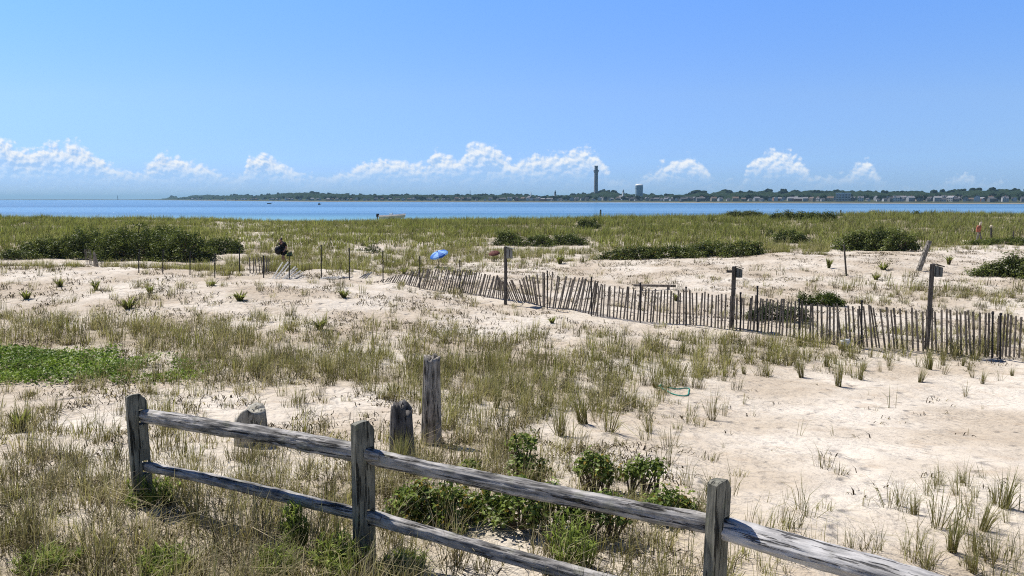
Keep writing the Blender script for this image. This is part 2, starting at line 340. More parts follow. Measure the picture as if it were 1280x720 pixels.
# ------------------------------------------------------------------ objects helpers
def tag(o, label=None, cat=None, group=None, kind=None):
    if label: o['label'] = label
    if cat: o['category'] = cat
    if group: o['group'] = group
    if kind: o['kind'] = kind
    return o
def empty(name, loc, rz=0.0):
    o = bpy.data.objects.new(name, None); COL.objects.link(o); o.location = loc; o.rotation_euler = (0, 0, rz); o.empty_display_size = .1
    return o
def link(name, me, m=None, parent=None, loc=None, rz=None):
    o = bpy.data.objects.new(name, me); COL.objects.link(o)
    if m is not None and not me.materials: me.materials.append(m)
    if parent: o.parent = parent
    if loc is not None: o.location = loc
    if rz is not None: o.rotation_euler = (0, 0, rz)
    return o
def copy_tree(o, parent=None):
    c = o.copy(); COL.objects.link(c); c.parent = parent
    for ch in o.children: copy_tree(ch, c)
    return c
class MB:
    """collects simple shaped pieces into one mesh"""
    def __init__(s): s.v = []; s.f = []
    def add(s, vs, fs):
        b = len(s.v); s.v += [tuple(v) for v in vs]; s.f += [tuple(b + i for i in f) for f in fs]; return s
    def box(s, c, d, rz=0.0, taper=1.0, rot=None):
        m = rot if rot is not None else Matrix.Rotation(rz, 3, 'Z'); vs = []
        for z in (-.5, .5):
            k = taper if z > 0 else 1
            for x, y in ((-.5, -.5), (.5, -.5), (.5, .5), (-.5, .5)): vs.append(Vector(c) + m @ Vector((x * d[0] * k, y * d[1] * k, z * d[2])))
        return s.add(vs, [(3, 2, 1, 0), (4, 5, 6, 7), (0, 1, 5, 4), (1, 2, 6, 5), (2, 3, 7, 6), (3, 0, 4, 7)])
    def tube(s, pts, rad, n=8, cap=True):
        pts = [Vector(p) for p in pts]; vs = []; fs = []
        if not hasattr(rad, '__len__'): rad = [rad] * len(pts)
        up = Vector((0, 0, 1)); prev = None
        for i, p in enumerate(pts):
            d = (pts[min(i + 1, len(pts) - 1)] - pts[max(i - 1, 0)]).normalized()
            a = d.cross(up) if prev is None else prev - d * prev.dot(d)
            if a.length < 1e-3: a = d.cross(Vector((1, 0, 0)))
            a.normalize(); prev = a; b = d.cross(a)
            for k in range(n):
                t = 2 * math.pi * k / n; vs.append(p + (a * math.cos(t) + b * math.sin(t)) * rad[i])
        for i in range(len(pts) - 1):
            for k in range(n): fs.append((i * n + k, i * n + (k + 1) % n, (i + 1) * n + (k + 1) % n, (i + 1) * n + k))
        if cap: fs.append(tuple(range(n - 1, -1, -1))); fs.append(tuple((len(pts) - 1) * n + k for k in range(n)))
        return s.add(vs, fs)
    def lathe(s, prof, n=20, c=(0, 0, 0)):
        vs = []; fs = []
        for r, z in prof:
            for k in range(n):
                t = 2 * math.pi * k / n; vs.append((c[0] + r * math.cos(t), c[1] + r * math.sin(t), c[2] + z))
        for i in range(len(prof) - 1):
            for k in range(n): fs.append((i * n + k, i * n + (k + 1) % n, (i + 1) * n + (k + 1) % n, (i + 1) * n + k))
        fs.append(tuple(range(n - 1, -1, -1))); fs.append(tuple((len(prof) - 1) * n + k for k in range(n)))
        return s.add(vs, fs)
    def build(s, name, m, parent=None, loc=None, rz=None, smooth=False):
        me = bpy.data.meshes.new(name); me.from_pydata(s.v, [], s.f); me.update()
        if smooth: me.polygons.foreach_set('use_smooth', [True] * len(me.polygons))
        return link(name, me, m, parent, loc, rz)
def raw_mesh(name, V, loops, lstart, ltot, cols=None, smooth=False):
    me = bpy.data.meshes.new(name)
    me.vertices.add(len(V)); me.vertices.foreach_set('co', np.ascontiguousarray(V, np.float32).ravel())
    me.loops.add(len(loops)); me.loops.foreach_set('vertex_index', np.ascontiguousarray(loops, np.int32))
    me.polygons.add(len(lstart)); me.polygons.foreach_set('loop_start', np.ascontiguousarray(lstart, np.int32))
    if smooth: me.polygons.foreach_set('use_smooth', np.ones(len(lstart), bool))
    if cols is not None:
        a = me.color_attributes.new('Col', 'FLOAT_COLOR', 'POINT'); c4 = np.ones((len(V), 4), np.float32); c4[:, :3] = cols
        a.data.foreach_set('color', c4.ravel())
    me.update(calc_edges=True); return me

def blades(base, hgt, lean, ang, wid, cb, ct, bend=.35):
    """grass blades: 5 vertices each (quad and tip), ang = lean bearing, lean = horizontal tip offset as a share of height"""
    n = len(base); dx, dy = np.cos(ang), np.sin(ang); wa = rng.uniform(0, 2 * math.pi, n); wx, wy = np.cos(wa) * wid / 2, np.sin(wa) * wid / 2
    L = hgt; off1 = lean * L * .32; off2 = lean * L * (1.0 + bend); z1 = L * np.sqrt(np.clip(1 - .3 * lean ** 2, .1, 1)) * .55; z2 = L * np.clip(1 - .55 * lean ** 2 * (1 + bend), .12, 1)
    V = np.empty((n, 5, 3)); V[:, :, 0] = base[:, 0:1]; V[:, :, 1] = base[:, 1:2]; V[:, :, 2] = base[:, 2:3] - .01
    V[:, 0, 0] -= wx; V[:, 0, 1] -= wy; V[:, 1, 0] += wx; V[:, 1, 1] += wy
    V[:, 2, 0] += dx * off1 + wx * .85; V[:, 2, 1] += dy * off1 + wy * .85; V[:, 2, 2] += z1
    V[:, 3, 0] += dx * off1 - wx * .85; V[:, 3, 1] += dy * off1 - wy * .85; V[:, 3, 2] += z1
    V[:, 4, 0] += dx * off2; V[:, 4, 1] += dy * off2; V[:, 4, 2] += z2
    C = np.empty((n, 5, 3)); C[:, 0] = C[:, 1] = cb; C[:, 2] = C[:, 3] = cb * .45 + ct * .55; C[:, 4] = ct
    b = (np.arange(n) * 5)[:, None]
    loops = (b + np.array([[0, 1, 2, 3, 3, 2, 4]])).ravel(); ls = (np.arange(n)[:, None] * 7 + np.array([[0, 4]])).ravel()
    return V.reshape(-1, 3), loops, ls, C.reshape(-1, 3)
def blade_obj(name, args, m, **kw):
    V, l, s, c = blades(*args, **kw); return link(name, raw_mesh(name, V, l, s, None, c), m)

def leaf_mesh(name, P, Nrm, size, col):
    """leaf faces: a folded diamond at P facing Nrm"""
    n = len(P); a = np.cross(Nrm, rng.normal(size=(n, 3))); a /= np.linalg.norm(a, axis=1)[:, None] + 1e-9; b = np.cross(Nrm, a)
    s = size[:, None]; V = np.empty((n, 4, 3))
    V[:, 0] = P - a * s * .55; V[:, 1] = P + b * s * .32 + Nrm * s * .1; V[:, 2] = P + a * s * .55; V[:, 3] = P - b * s * .32 + Nrm * s * .1
    bi = (np.arange(n) * 4)[:, None]; loops = (bi + np.array([[0, 1, 2, 0, 2, 3]])).ravel(); ls = (np.arange(2 * n) * 3)
    return raw_mesh(name, V.reshape(-1, 3), loops, ls, None, np.repeat(col, 4, 0))
def rnd_dir(n):
    v = rng.normal(size=(n, 3)); return v / np.linalg.norm(v, axis=1)[:, None]
def bush(name, loc, lobes, clump_r, leaf, density, c1, c2, label, cat='bush', group=None, mt='leaf', yel=.0):
    """lobes: (dx, dy, base z, rx, ry, rz). Leaf clumps cover the lobes' outer shell; woody stems inside."""
    root = empty(name, loc); tag(root, label, cat, group); c1, c2 = np.array(c1), np.array(c2); Ps, Ns, Sz, Cs = [], [], [], []
    st = MB()
    if len(lobes) > 1:
        cen = sorted([Vector((l[0], l[1], gnd(loc[0] + l[0], loc[1] + l[1]) - loc[2] - .06)) for l in lobes], key=lambda q: q.x)
        for q0, q1 in zip(cen, cen[1:]): st.tube([q0, q1], max(.008, .02 * clump_r / .2), 5, False)
    for (dx, dy, z0, rx, ry, rz) in lobes:
        for layer in (0, 1):                                    # a dense inner layer, then looser shoots standing proud of it
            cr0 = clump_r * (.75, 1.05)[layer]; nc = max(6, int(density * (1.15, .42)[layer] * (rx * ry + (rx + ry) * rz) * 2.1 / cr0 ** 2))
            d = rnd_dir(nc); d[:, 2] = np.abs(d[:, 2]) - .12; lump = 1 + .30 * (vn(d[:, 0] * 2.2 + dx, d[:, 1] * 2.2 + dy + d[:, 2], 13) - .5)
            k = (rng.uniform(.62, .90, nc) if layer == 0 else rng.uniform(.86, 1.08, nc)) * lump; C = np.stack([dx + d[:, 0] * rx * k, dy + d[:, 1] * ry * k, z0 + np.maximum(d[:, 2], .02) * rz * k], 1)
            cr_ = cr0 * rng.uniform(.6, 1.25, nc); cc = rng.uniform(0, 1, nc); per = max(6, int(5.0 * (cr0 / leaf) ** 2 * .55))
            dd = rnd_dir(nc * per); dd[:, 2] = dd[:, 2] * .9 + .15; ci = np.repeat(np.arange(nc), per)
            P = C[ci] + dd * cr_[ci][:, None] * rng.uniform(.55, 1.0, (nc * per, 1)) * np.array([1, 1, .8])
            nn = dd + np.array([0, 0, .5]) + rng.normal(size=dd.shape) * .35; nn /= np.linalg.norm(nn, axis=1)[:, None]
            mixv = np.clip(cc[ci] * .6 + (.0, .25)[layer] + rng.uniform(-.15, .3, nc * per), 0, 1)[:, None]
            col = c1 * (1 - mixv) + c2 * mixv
            if yel: col = np.where(rng.uniform(size=(len(col), 1)) < yel, np.array([[.30, .22, .04]]), col)
            Ps.append(P); Ns.append(nn); Sz.append(leaf * rng.uniform(.6, 1.3, len(P))); Cs.append(col)
        for i in rng.choice(nc, min(nc, 10), replace=False):
            q = Vector(C[i]); s0 = Vector((dx, dy, gnd(loc[0] + dx, loc[1] + dy) - loc[2] - .06))
            w = max(.008, .02 * clump_r / .2); st.tube([s0, (s0 + q) / 2 + Vector((0, 0, .12 * rz)), q], [w * 1.4, w, w * .5], 5, False)
    P, Nn, Sz, Cs = map(np.concatenate, (Ps, Ns, Sz, Cs)); gz = H(P[:, 0] + loc[0], P[:, 1] + loc[1]) - loc[2]
    kp = P[:, 2] > gz + .01
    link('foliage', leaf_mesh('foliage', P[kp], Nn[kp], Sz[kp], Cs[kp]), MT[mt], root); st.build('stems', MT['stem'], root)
    return root

# ------------------------------------------------------------------ ground, sea
def build_ground():
    ax, ay = 0.0, -8.0; na, nr = 760, 620
    th = np.linspace(R(-74), R(74), na); r = np.concatenate([np.geomspace(2.0, 10.2, 30)[:-1], np.geomspace(10.2, 420, nr)])
    T, RR = np.meshgrid(th, r); X = ax + RR * np.sin(T); Y = ay + RR * np.cos(T); Z = H(X, Y)
    P = np.stack([X, Y, Z], -1).reshape(-1, 3); n0, n1 = X.shape
    i = (np.arange(n0 - 1)[:, None] * n1 + np.arange(n1 - 1)[None, :]).ravel()
    loops = np.stack([i, i + 1, i + 1 + n1, i + n1], 1)[:, ::-1].ravel()
    me = raw_mesh('dune_sand', P, loops, np.arange(len(i)) * 4, None, None, True)
    cv = cover(P); cv = np.where(P[:, 1] < 2.5, .3, cv); cv = np.where(P[:, 1] > 150, 0, cv)
    a = me.attributes.new('cov', 'FLOAT', 'POINT'); a.data.foreach_set('value', cv.astype(np.float32))
    tag(link('dune_sand', me, MT['sand']), 'pale rippled sand of the dunes under the grass', kind='structure')
    sea = MB(); zs = -3.45
    ys = [130, 200, 400, 1000, 3000, 20000]; xs = [-20000, -3000, -800, 0, 800, 3000, 20000]
    vs = [(x, y, zs) for y in ys for x in xs]; nx = len(xs)
    fs = [(j * nx + i, j * nx + i + 1, (j + 1) * nx + i + 1, (j + 1) * nx + i) for j in range(len(ys) - 1) for i in range(nx - 1)]
    tag(sea.add(vs, fs).build('harbour_water', MT['water']), 'calm blue harbour water beyond the dunes', kind='structure')
build_ground()
SEA = -3.45

# ------------------------------------------------------------------ grass (nobody could count it)
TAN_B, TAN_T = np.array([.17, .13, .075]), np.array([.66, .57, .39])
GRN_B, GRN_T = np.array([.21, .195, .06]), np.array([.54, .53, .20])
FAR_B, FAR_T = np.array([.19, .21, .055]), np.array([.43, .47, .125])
def scatter(n, Y0, Y1, p0=-160, p1=1440):
    Y = np.sqrt(rng.uniform(Y0 ** 2, Y1 ** 2, n)); u = rng.uniform(p0, p1, n); X = (u - 640) / FPX * Y * 1.02
    return np.stack([X, Y, H(X, Y)], 1)
BUSH_SPOTS = np.array([(350, 330, 351, 17), (318, 320, 342, 15), (408, 338, 350, 40), (115, 310, 334, 13), (170, 279, 326, 62), (115, 286, 325, 52), (230, 288, 328, 48), (62, 297, 323, 45), (22, 311, 325, 28), (272, 297, 318, 30), (200, 281, 320, 45), (295, 300, 317, 13), (635, 288, 307, 22), (668, 293, 308, 30), (708, 291, 307, 28), (733, 272, 286.5, 15), (744, 279, 286, 10), (770, 310, 325, 22), (800, 305, 325, 30), (840, 306, 324, 35), (885, 301, 322, 38), (925, 301, 321, 30), (988, 287, 304, 24), (1000, 290, 304, 12), (963, 285, 296, 8), (1095, 283, 314, 36), (1068, 288, 313, 25), (1126, 287, 314, 26), (1048, 299, 312, 10), (1012, 263.6, 275, 30), (985, 264, 272, 22), (1035, 266, 275, 18), (938, 263, 267.5, 18), (918, 263.6, 267, 12), (1145, 263.2, 269, 9), (1268, 315, 348, 30), (1240, 326, 346, 22), (1222, 337, 346, 12), (1300, 320, 350, 34), (468, 303, 317, 13), (455, 306, 314, 10), (1250, 298, 306, 34), (1222, 302, 307, 20), (1290, 297, 307, 30), (1028, 364, 383, 22), (1008, 365, 382, 12), (1045, 368, 383, 13), (965, 374, 402, 24), (990, 380, 404, 20), (945, 382, 402, 16), (1135, 318, 322, 3), (1132, 326, 330, 3)], float)
def in_bush(px, py):
    k = np.zeros(len(px), bool)
    for p, tp, bp, hw in BUSH_SPOTS: k |= (np.abs(px - p) < hw * 1.02) & (py < bp + np.clip((bp - tp) * .25, 1.5, 7)) & (py > bp - np.clip((bp - tp) * .5, 2, 12))
    return k
def grass_band(name, Y0, Y1, dens, per, h0, h1, wid, rad, label, farmix=0.0, keep=None):
    n = int(.85 * (Y1 ** 2 - Y0 ** 2) * dens); P = scatter(n, Y0, Y1); px, py = project(P); c = tab(px, py, VY, VT); g = tab(px, py, GY, GT)
    ps = 1.1 if Y1 < 20 else (2.0 if Y1 < 70 else 5)
    nz = fbm(P[:, 0] / ps, P[:, 1] / ps, 3, 3.3) * .55 + .45 * vn(P[:, 0] / (.3 * ps), P[:, 1] / (.3 * ps), 8.8); ok = rng.uniform(size=n) < sstep(.15, .85, c + (nz - .5) * 2.3 * (1 - np.abs(2 * c - 1) * .55)) * np.clip(c * 2.2, .05, 1)
    if keep is not None: ok &= keep(P, px, py)
    ok &= ~in_bush(px, py) if Y1 > 20 else True
    P, g, px, py, c = P[ok], g[ok], px[ok], py[ok], c[ok]; m = len(P)
    ch = (h0 + (h1 - h0) * rng.uniform(0, 1, m) ** 1.3) * 1.1 * (.55 + .6 * c) * (.75 + .5 * fbm(P[:, 0] / 3, P[:, 1] / 3, 2, 77)); cg = np.clip(g + rng.normal(0, .30, m), 0, 1); cv = rng.uniform(.62, 1.2, m) * np.where(rng.uniform(size=m) < .20, .42, 1.0)
    ci = np.repeat(np.arange(m), per); k = len(ci); B = P[ci].copy(); a = rng.uniform(0, 6.283, k); r_ = rad * np.sqrt(rng.uniform(size=k)); B[:, 0] += np.cos(a) * r_; B[:, 1] += np.sin(a) * r_; B[:, 2] = H(B[:, 0], B[:, 1])
    hh = ch[ci] * rng.uniform(.45, 1.15, k); gg = np.clip(cg[ci] + rng.normal(0, .2, k), 0, 1)[:, None]
    gb, gt = GRN_B * (1 - farmix) + FAR_B * farmix, GRN_T * (1 - farmix) + FAR_T * farmix
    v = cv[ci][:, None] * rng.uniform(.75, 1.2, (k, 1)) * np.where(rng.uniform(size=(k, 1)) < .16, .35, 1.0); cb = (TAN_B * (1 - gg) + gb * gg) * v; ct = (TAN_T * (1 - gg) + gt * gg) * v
    lean = np.abs(rng.normal(.0, .42 if Y0 > 16 else .55, k)) * (1.3 - .7 * gg[:, 0]); lean = np.clip(lean, 0, 1.15)
    la = np.where(rng.uniform(size=k) < .6, a, rng.normal(.2, .9, k))
    o = blade_obj(name, (B, hh, lean, la, wid * rng.uniform(.6, 1.3, k), cb, ct), MT['grass']); tag(o, label, kind='stuff'); return o
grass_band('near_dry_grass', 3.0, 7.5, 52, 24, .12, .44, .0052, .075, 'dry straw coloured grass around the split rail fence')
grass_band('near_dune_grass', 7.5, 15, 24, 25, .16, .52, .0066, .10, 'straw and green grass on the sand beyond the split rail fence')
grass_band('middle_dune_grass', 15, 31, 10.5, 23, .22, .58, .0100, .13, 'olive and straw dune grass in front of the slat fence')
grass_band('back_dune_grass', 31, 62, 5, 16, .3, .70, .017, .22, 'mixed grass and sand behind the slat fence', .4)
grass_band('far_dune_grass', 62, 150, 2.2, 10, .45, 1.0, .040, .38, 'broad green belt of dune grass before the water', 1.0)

def litter(name, Y0, Y1, dens, size, label, pref):
    """dead stubs, twigs and dark debris lying and standing on the sand"""
    n = int(.85 * (Y1 ** 2 - Y0 ** 2) * dens); P = scatter(n, Y0, Y1); px, py = project(P); c = pref(px, py)
    nz = fbm(P[:, 0] / .9, P[:, 1] / .9, 2, 41); ok = rng.uniform(size=n) < c * np.clip((nz - .42) * 4.5, 0, 1.4); P = P[ok]; per = 4
    ci = np.repeat(np.arange(len(P)), per); k = len(ci); B = P[ci] + np.concatenate([rng.normal(0, size * .55, (k, 2)), np.zeros((k, 1))], 1); B[:, 2] = H(B[:, 0], B[:, 1])
    v = rng.uniform(.5, 1.5, (k, 1)); dk = rng.uniform(size=(k, 1)) < .72; col = np.where(dk, np.array([[.055, .042, .030]]), np.array([[.32, .27, .19]])) * v
    o = blade_obj(name, (B, size * rng.uniform(.4, 1.3, k), np.clip(np.abs(rng.normal(1.05, .35, k)), .1, 1.28), rng.uniform(0, 6.28, k), size * .12 * rng.uniform(.5, 1.5, k), col, col * 1.15), MT['grass'])
    tag(o, label, kind='stuff')
litter('near_plant_debris', 3.0, 9, 110, .10, 'dark dead stubs and twigs littering the sand by the split rail fence', lambda px, py: np.where(px > 860, .02, .85))
litter('middle_plant_debris', 9, 20, 42, .12, 'dark dead stubs scattered over the middle sand', lambda px, py: np.where((px > 820) & (py > 458), .03, .75))
litter('back_plant_debris', 20, 48, 17, .16, 'dark stubs and debris dotted over the sand mound by the slat fence', lambda px, py: np.where(py < 405, .8, .5))

def vine_mat():
    n = 30000; px = rng.uniform(-120, 270, n); Y = rng.uniform(11.9, 15.6, n); X = (px - 640) / FPX * Y * 1.02; P = np.stack([X, Y, H(X, Y)], 1)
    e = sstep(255, 150, px + 60 * (fbm(X / .7, Y / .7, 2, 8) - .5)) * sstep(.36, .56, fbm(X / .9, Y / 1.1, 3, 15) + .18 * sstep(180, 0, px)) * sstep(15.6, 14.7, Y) * sstep(11.9, 12.6, Y)
    P = P[rng.uniform(size=n) < e]; P[:, 2] += rng.uniform(.02, .2, len(P)) * (.4 + .9 * fbm(P[:, 0] / .5, P[:, 1] / .5, 2, 60))
    nn = rng.normal(size=P.shape) * .5 + np.array([0, -.1, .9]); nn /= np.linalg.norm(nn, axis=1)[:, None]; m = rng.uniform(size=(len(P), 1)) * np.clip(vn(P[:, 0] * 2, P[:, 1] * 2, 4)[:, None] * 1.6, .3, 1)
    col = np.array([[.09, .15, .025]]) * (1 - m) + np.array([[.30, .40, .07]]) * m
    tag(link('leafy_ground_cover', leaf_mesh('leafy_ground_cover', P, nn, rng.uniform(.03, .075, len(P)), col), MT['leaf']), 'bright green leafy vine mat spread over the sand at the left', kind='stuff')
vine_mat()
# ------------------------------------------------------------------ far shore: land, woods, town
WL = np.array([(-500, 249.35), (0, 249.55), (150, 249.75), (210, 250.2), (260, 250.8), (320, 251.4), (400, 252.2), (500, 252.4), (640, 252.8), (800, 253.1), (900, 253.8), (1000, 254.0), (1100, 254.4), (1280, 255.0), (1800, 256.5)])
SK = np.array([(-500, 248.6), (0, 248.3), (100, 248.3), (145, 248.7), (160, 248.9), (200, 248.0), (211, 247.6), (216, 245.6), (222, 245.2), (226, 246.8), (238, 245.4), (244, 243.6), (252, 243.4), (266, 243.2), (280, 244.2), (302, 242.6), (318, 243.8), (335, 242.6), (350, 241.2), (365, 240.4), (385, 239.6), (405, 240.2), (425, 240.8), (450, 243.0), (500, 243.2), (530, 242.6), (560, 243.2), (600, 242.8), (640, 242.6), (660, 243.6), (675, 244.6), (690, 244.2), (720, 242), (742, 240.4), (752, 236.8), (766, 237.4), (774, 241.5), (800, 242.4), (830, 242.4), (850, 242.6), (864, 241.4), (872, 239.0), (880, 239.2), (886, 241), (895, 238.6), (905, 237.6), (925, 238.2), (955, 237.6), (985, 238), (1000, 237.4), (1040, 238.2), (1060, 238.6), (1100, 238.6), (1150, 238.2), (1180, 237.2), (1220, 235.6), (1240, 235.0), (1280, 236), (1500, 236), (1800, 238)])
def shoreD(p): return FPX * (CAMZ - SEA) / (np.interp(p, WL[:, 0], WL[:, 1]) - HORIZ)
def depthL(p): return .30 * shoreD(p) + 20
def ridge_top(p): return CAMZ + (HORIZ - np.interp(p, SK[:, 0], SK[:, 1])) * (shoreD(p) + depthL(p)) / FPX
def tree_h(p): return np.clip((ridge_top(p) - SEA) * .55, 2.0, 7.5)
def far_ground(p, f):
    top = ridge_top(p) - tree_h(p); lo = np.minimum(SEA + 2.6, top)
    return np.where(f < .06, SEA - 1.2 + (lo - SEA + 1.2) * f / .06, lo + (top - lo) * np.clip((f - .06) / .94, 0, 1) ** 1.5)
def farxy(p, f): D = shoreD(p) + depthL(p) * f; return (p - 640) / FPX * D, D
def far_land():
    ps = np.arange(-500, 1801, 4.0); fs_ = np.array([0, .03, .06, .15, .3, .5, .7, .85, 1.0, 1.15, 1.6]); P, F = np.meshgrid(ps, fs_)
    X, Y = farxy(P, F); Z = far_ground(P, np.minimum(F, 1)) - np.where(F > 1, (F - 1) * 14, 0)
    n1 = len(ps); i = (np.arange(len(fs_) - 1)[:, None] * n1 + np.arange(n1 - 1)[None]).ravel()
    me = raw_mesh('far_shore_land', np.stack([X, Y, Z], -1).reshape(-1, 3), np.stack([i, i + 1, i + 1 + n1, i + n1], 1).ravel(), np.arange(len(i)) * 4, None, None, True)
    m, t, o = mat('far_land'); b = N(t, 'ShaderNodeBsdfDiffuse'); tc = N(t, 'ShaderNodeTexCoord'); sp = N(t, 'ShaderNodeSeparateXYZ'); t.links.new(tc.outputs['Object'], sp.inputs[0])
    nn = N(t, 'ShaderNodeTexNoise'); nn.inputs['Scale'].default_value = .05; nn.inputs['Detail'].default_value = 4; t.links.new(tc.outputs['Object'], nn.inputs['Vector'])
    c = MIXC(t, nn.outputs[0], (.035, .05, .03, 1), (.10, .105, .08, 1)); c = MIXC(t, SM(t, sp.outputs[2], SEA + .5, SEA + 1.3, .7, 0), c, (.34, .30, .25, 1))
    t.links.new(c, b.inputs[0]); t.links.new(b.outputs[0], o.inputs[0])
    tag(link('far_shore_land', me, m), 'low far shore with a thin pale beach across the water', kind='structure')
    # the wooded ridge that reads as one mass
    ps = np.arange(205, 1800, 1.6); fs_ = np.linspace(.34, 1.04, 26); P, F = np.meshgrid(ps, fs_); X, Y = farxy(P, F); th = tree_h(P)
    b1 = vn(X / 9, Y / 20, 2); b2 = vn(X / 4, Y / 9, 7); rise = .25 + .75 * b1 + .35 * b2
    Z = far_ground(P, np.minimum(F, 1)) + th * np.clip(rise, 0, 1.25) * sstep(.34, .42, F) * (.72 + .28 * F) - 1.0 - np.where(F > 1, 4, 0)
    n1 = len(ps); i = (np.arange(len(fs_) - 1)[:, None] * n1 + np.arange(n1 - 1)[None]).ravel(); v = np.clip(.25 + 1.1 * fbm(X / 9, Y / 20, 2, 66), 0, 1)[..., None]
    col = np.array([.011, .020, .016]) * (1 - v) + np.array([.028, .044, .024]) * v
    me = raw_mesh('wooded_ridge', np.stack([X, Y, Z], -1).reshape(-1, 3), np.stack([i, i + 1, i + 1 + n1, i + n1], 1).ravel(), np.arange(len(i)) * 4, None, col.reshape(-1, 3))
    tag(link('wooded_ridge', me, MT['far_leaf']), 'dark green woods along the ridge of the far shore behind the town', kind='stuff')
far_land()

def tree_proto(seed):
    bm = bmesh.new(); r = random.Random(seed)
    for k in range(7):
        a = r.uniform(0, 6.28); q = r.uniform(0, .42); c = Vector((math.cos(a) * q, math.sin(a) * q, r.uniform(.38, .78))); s = r.uniform(.2, .34)
        g = bmesh.ops.create_icosphere(bm, subdivisions=2, radius=s, matrix=Matrix.Translation(c))
        for v in g['verts']: v.co += (v.co - c).normalized() * (mnoise.noise(v.co * 7 + Vector((seed, 0, 0))) * .10)
    bmesh.ops.create_cone(bm, segments=6, radius1=.05, radius2=.03, depth=.5, matrix=Matrix.Translation((0, 0, .2)))
    me = bpy.data.meshes.new('tree'); bm.to_mesh(me); bm.free(); a = me.color_attributes.new('Col', 'FLOAT_COLOR', 'POINT'); n = len(me.vertices)
    co = np.empty(n * 3); me.vertices.foreach_get('co', co); co = co.reshape(-1, 3); m = np.clip(fbm(co[:, 0] * 5 + seed, co[:, 1] * 5 + co[:, 2] * 4, 2, 3), 0, 1)[:, None]
    c4 = np.ones((n, 4)); c4[:, :3] = np.array([.010, .019, .014]) * (1 - m) + np.array([.028, .044, .023]) * m; a.data.foreach_set('color', c4.ravel()); me.materials.append(MT['far_leaf']); return me
TREES = [tree_proto(i) for i in range(5)]
def where(p):
    for lim, w in ((300, 'at the low left end of the shore'), (560, 'left of the two church steeples'), (730, 'near the two church steeples'), (790, 'on the hill by the stone tower'), (880, 'beside the pale water tank'), (1030, 'left of the flat roofed white block'), (2000, 'at the right end of the shore')):
        if p < lim: return w
def far_trees():
    k = 0
    for i in range(270):
        p = 214 + (1296 - 214) * ((i + random.random()) / 270); sky = random.random() < .5; f = random.uniform(.85, 1.0) if sky else random.uniform(.08, .42)
        x, y = farxy(p, f); th = float(tree_h(p)); z = float(far_ground(np.float64(p), np.float64(f))); h = th * (random.uniform(.95, 1.35) if sky else random.uniform(.8, 1.25))
        o = link('tree', TREES[k % 5], None, None, (x, y, z - .3), random.uniform(0, 6.28)); k += 1; o.scale = (h * random.uniform(.9, 1.5), h * random.uniform(.9, 1.4), h)
        tag(o, ('dark round tree rising on the skyline ' if sky else 'dark tree standing among the houses ') + where(p), 'tree', 'trees on the far shore')
    for p, dp, w, txt in ((872, 6.0, 13, 'broad round tree tallest in the row right of the pale water tank'), (958, 9.5, 8, 'lone round tree standing clear above the wooded ridge'), (975, 9.2, 3, 'left of two narrow pointed trees above the ridge'), (979, 8.6, 2.6, 'right of two narrow pointed trees above the ridge'), (218, 2.3, 5, 'small dark clump of trees at the tip of the low far point')):
        x, y = farxy(p, .95); z = float(far_ground(np.float64(p), np.float64(.95))); s = y / FPX
        o = link('tree', TREES[(int(p)) % 5], None, None, (x, y, z), 1.0); o.scale = (w * s * 1.3, w * s * 1.3, float(ridge_top(p)) - z + 2.2 if dp > 5 else dp * s * 1.3); tag(o, txt, 'tree', 'trees on the far shore')
far_trees()

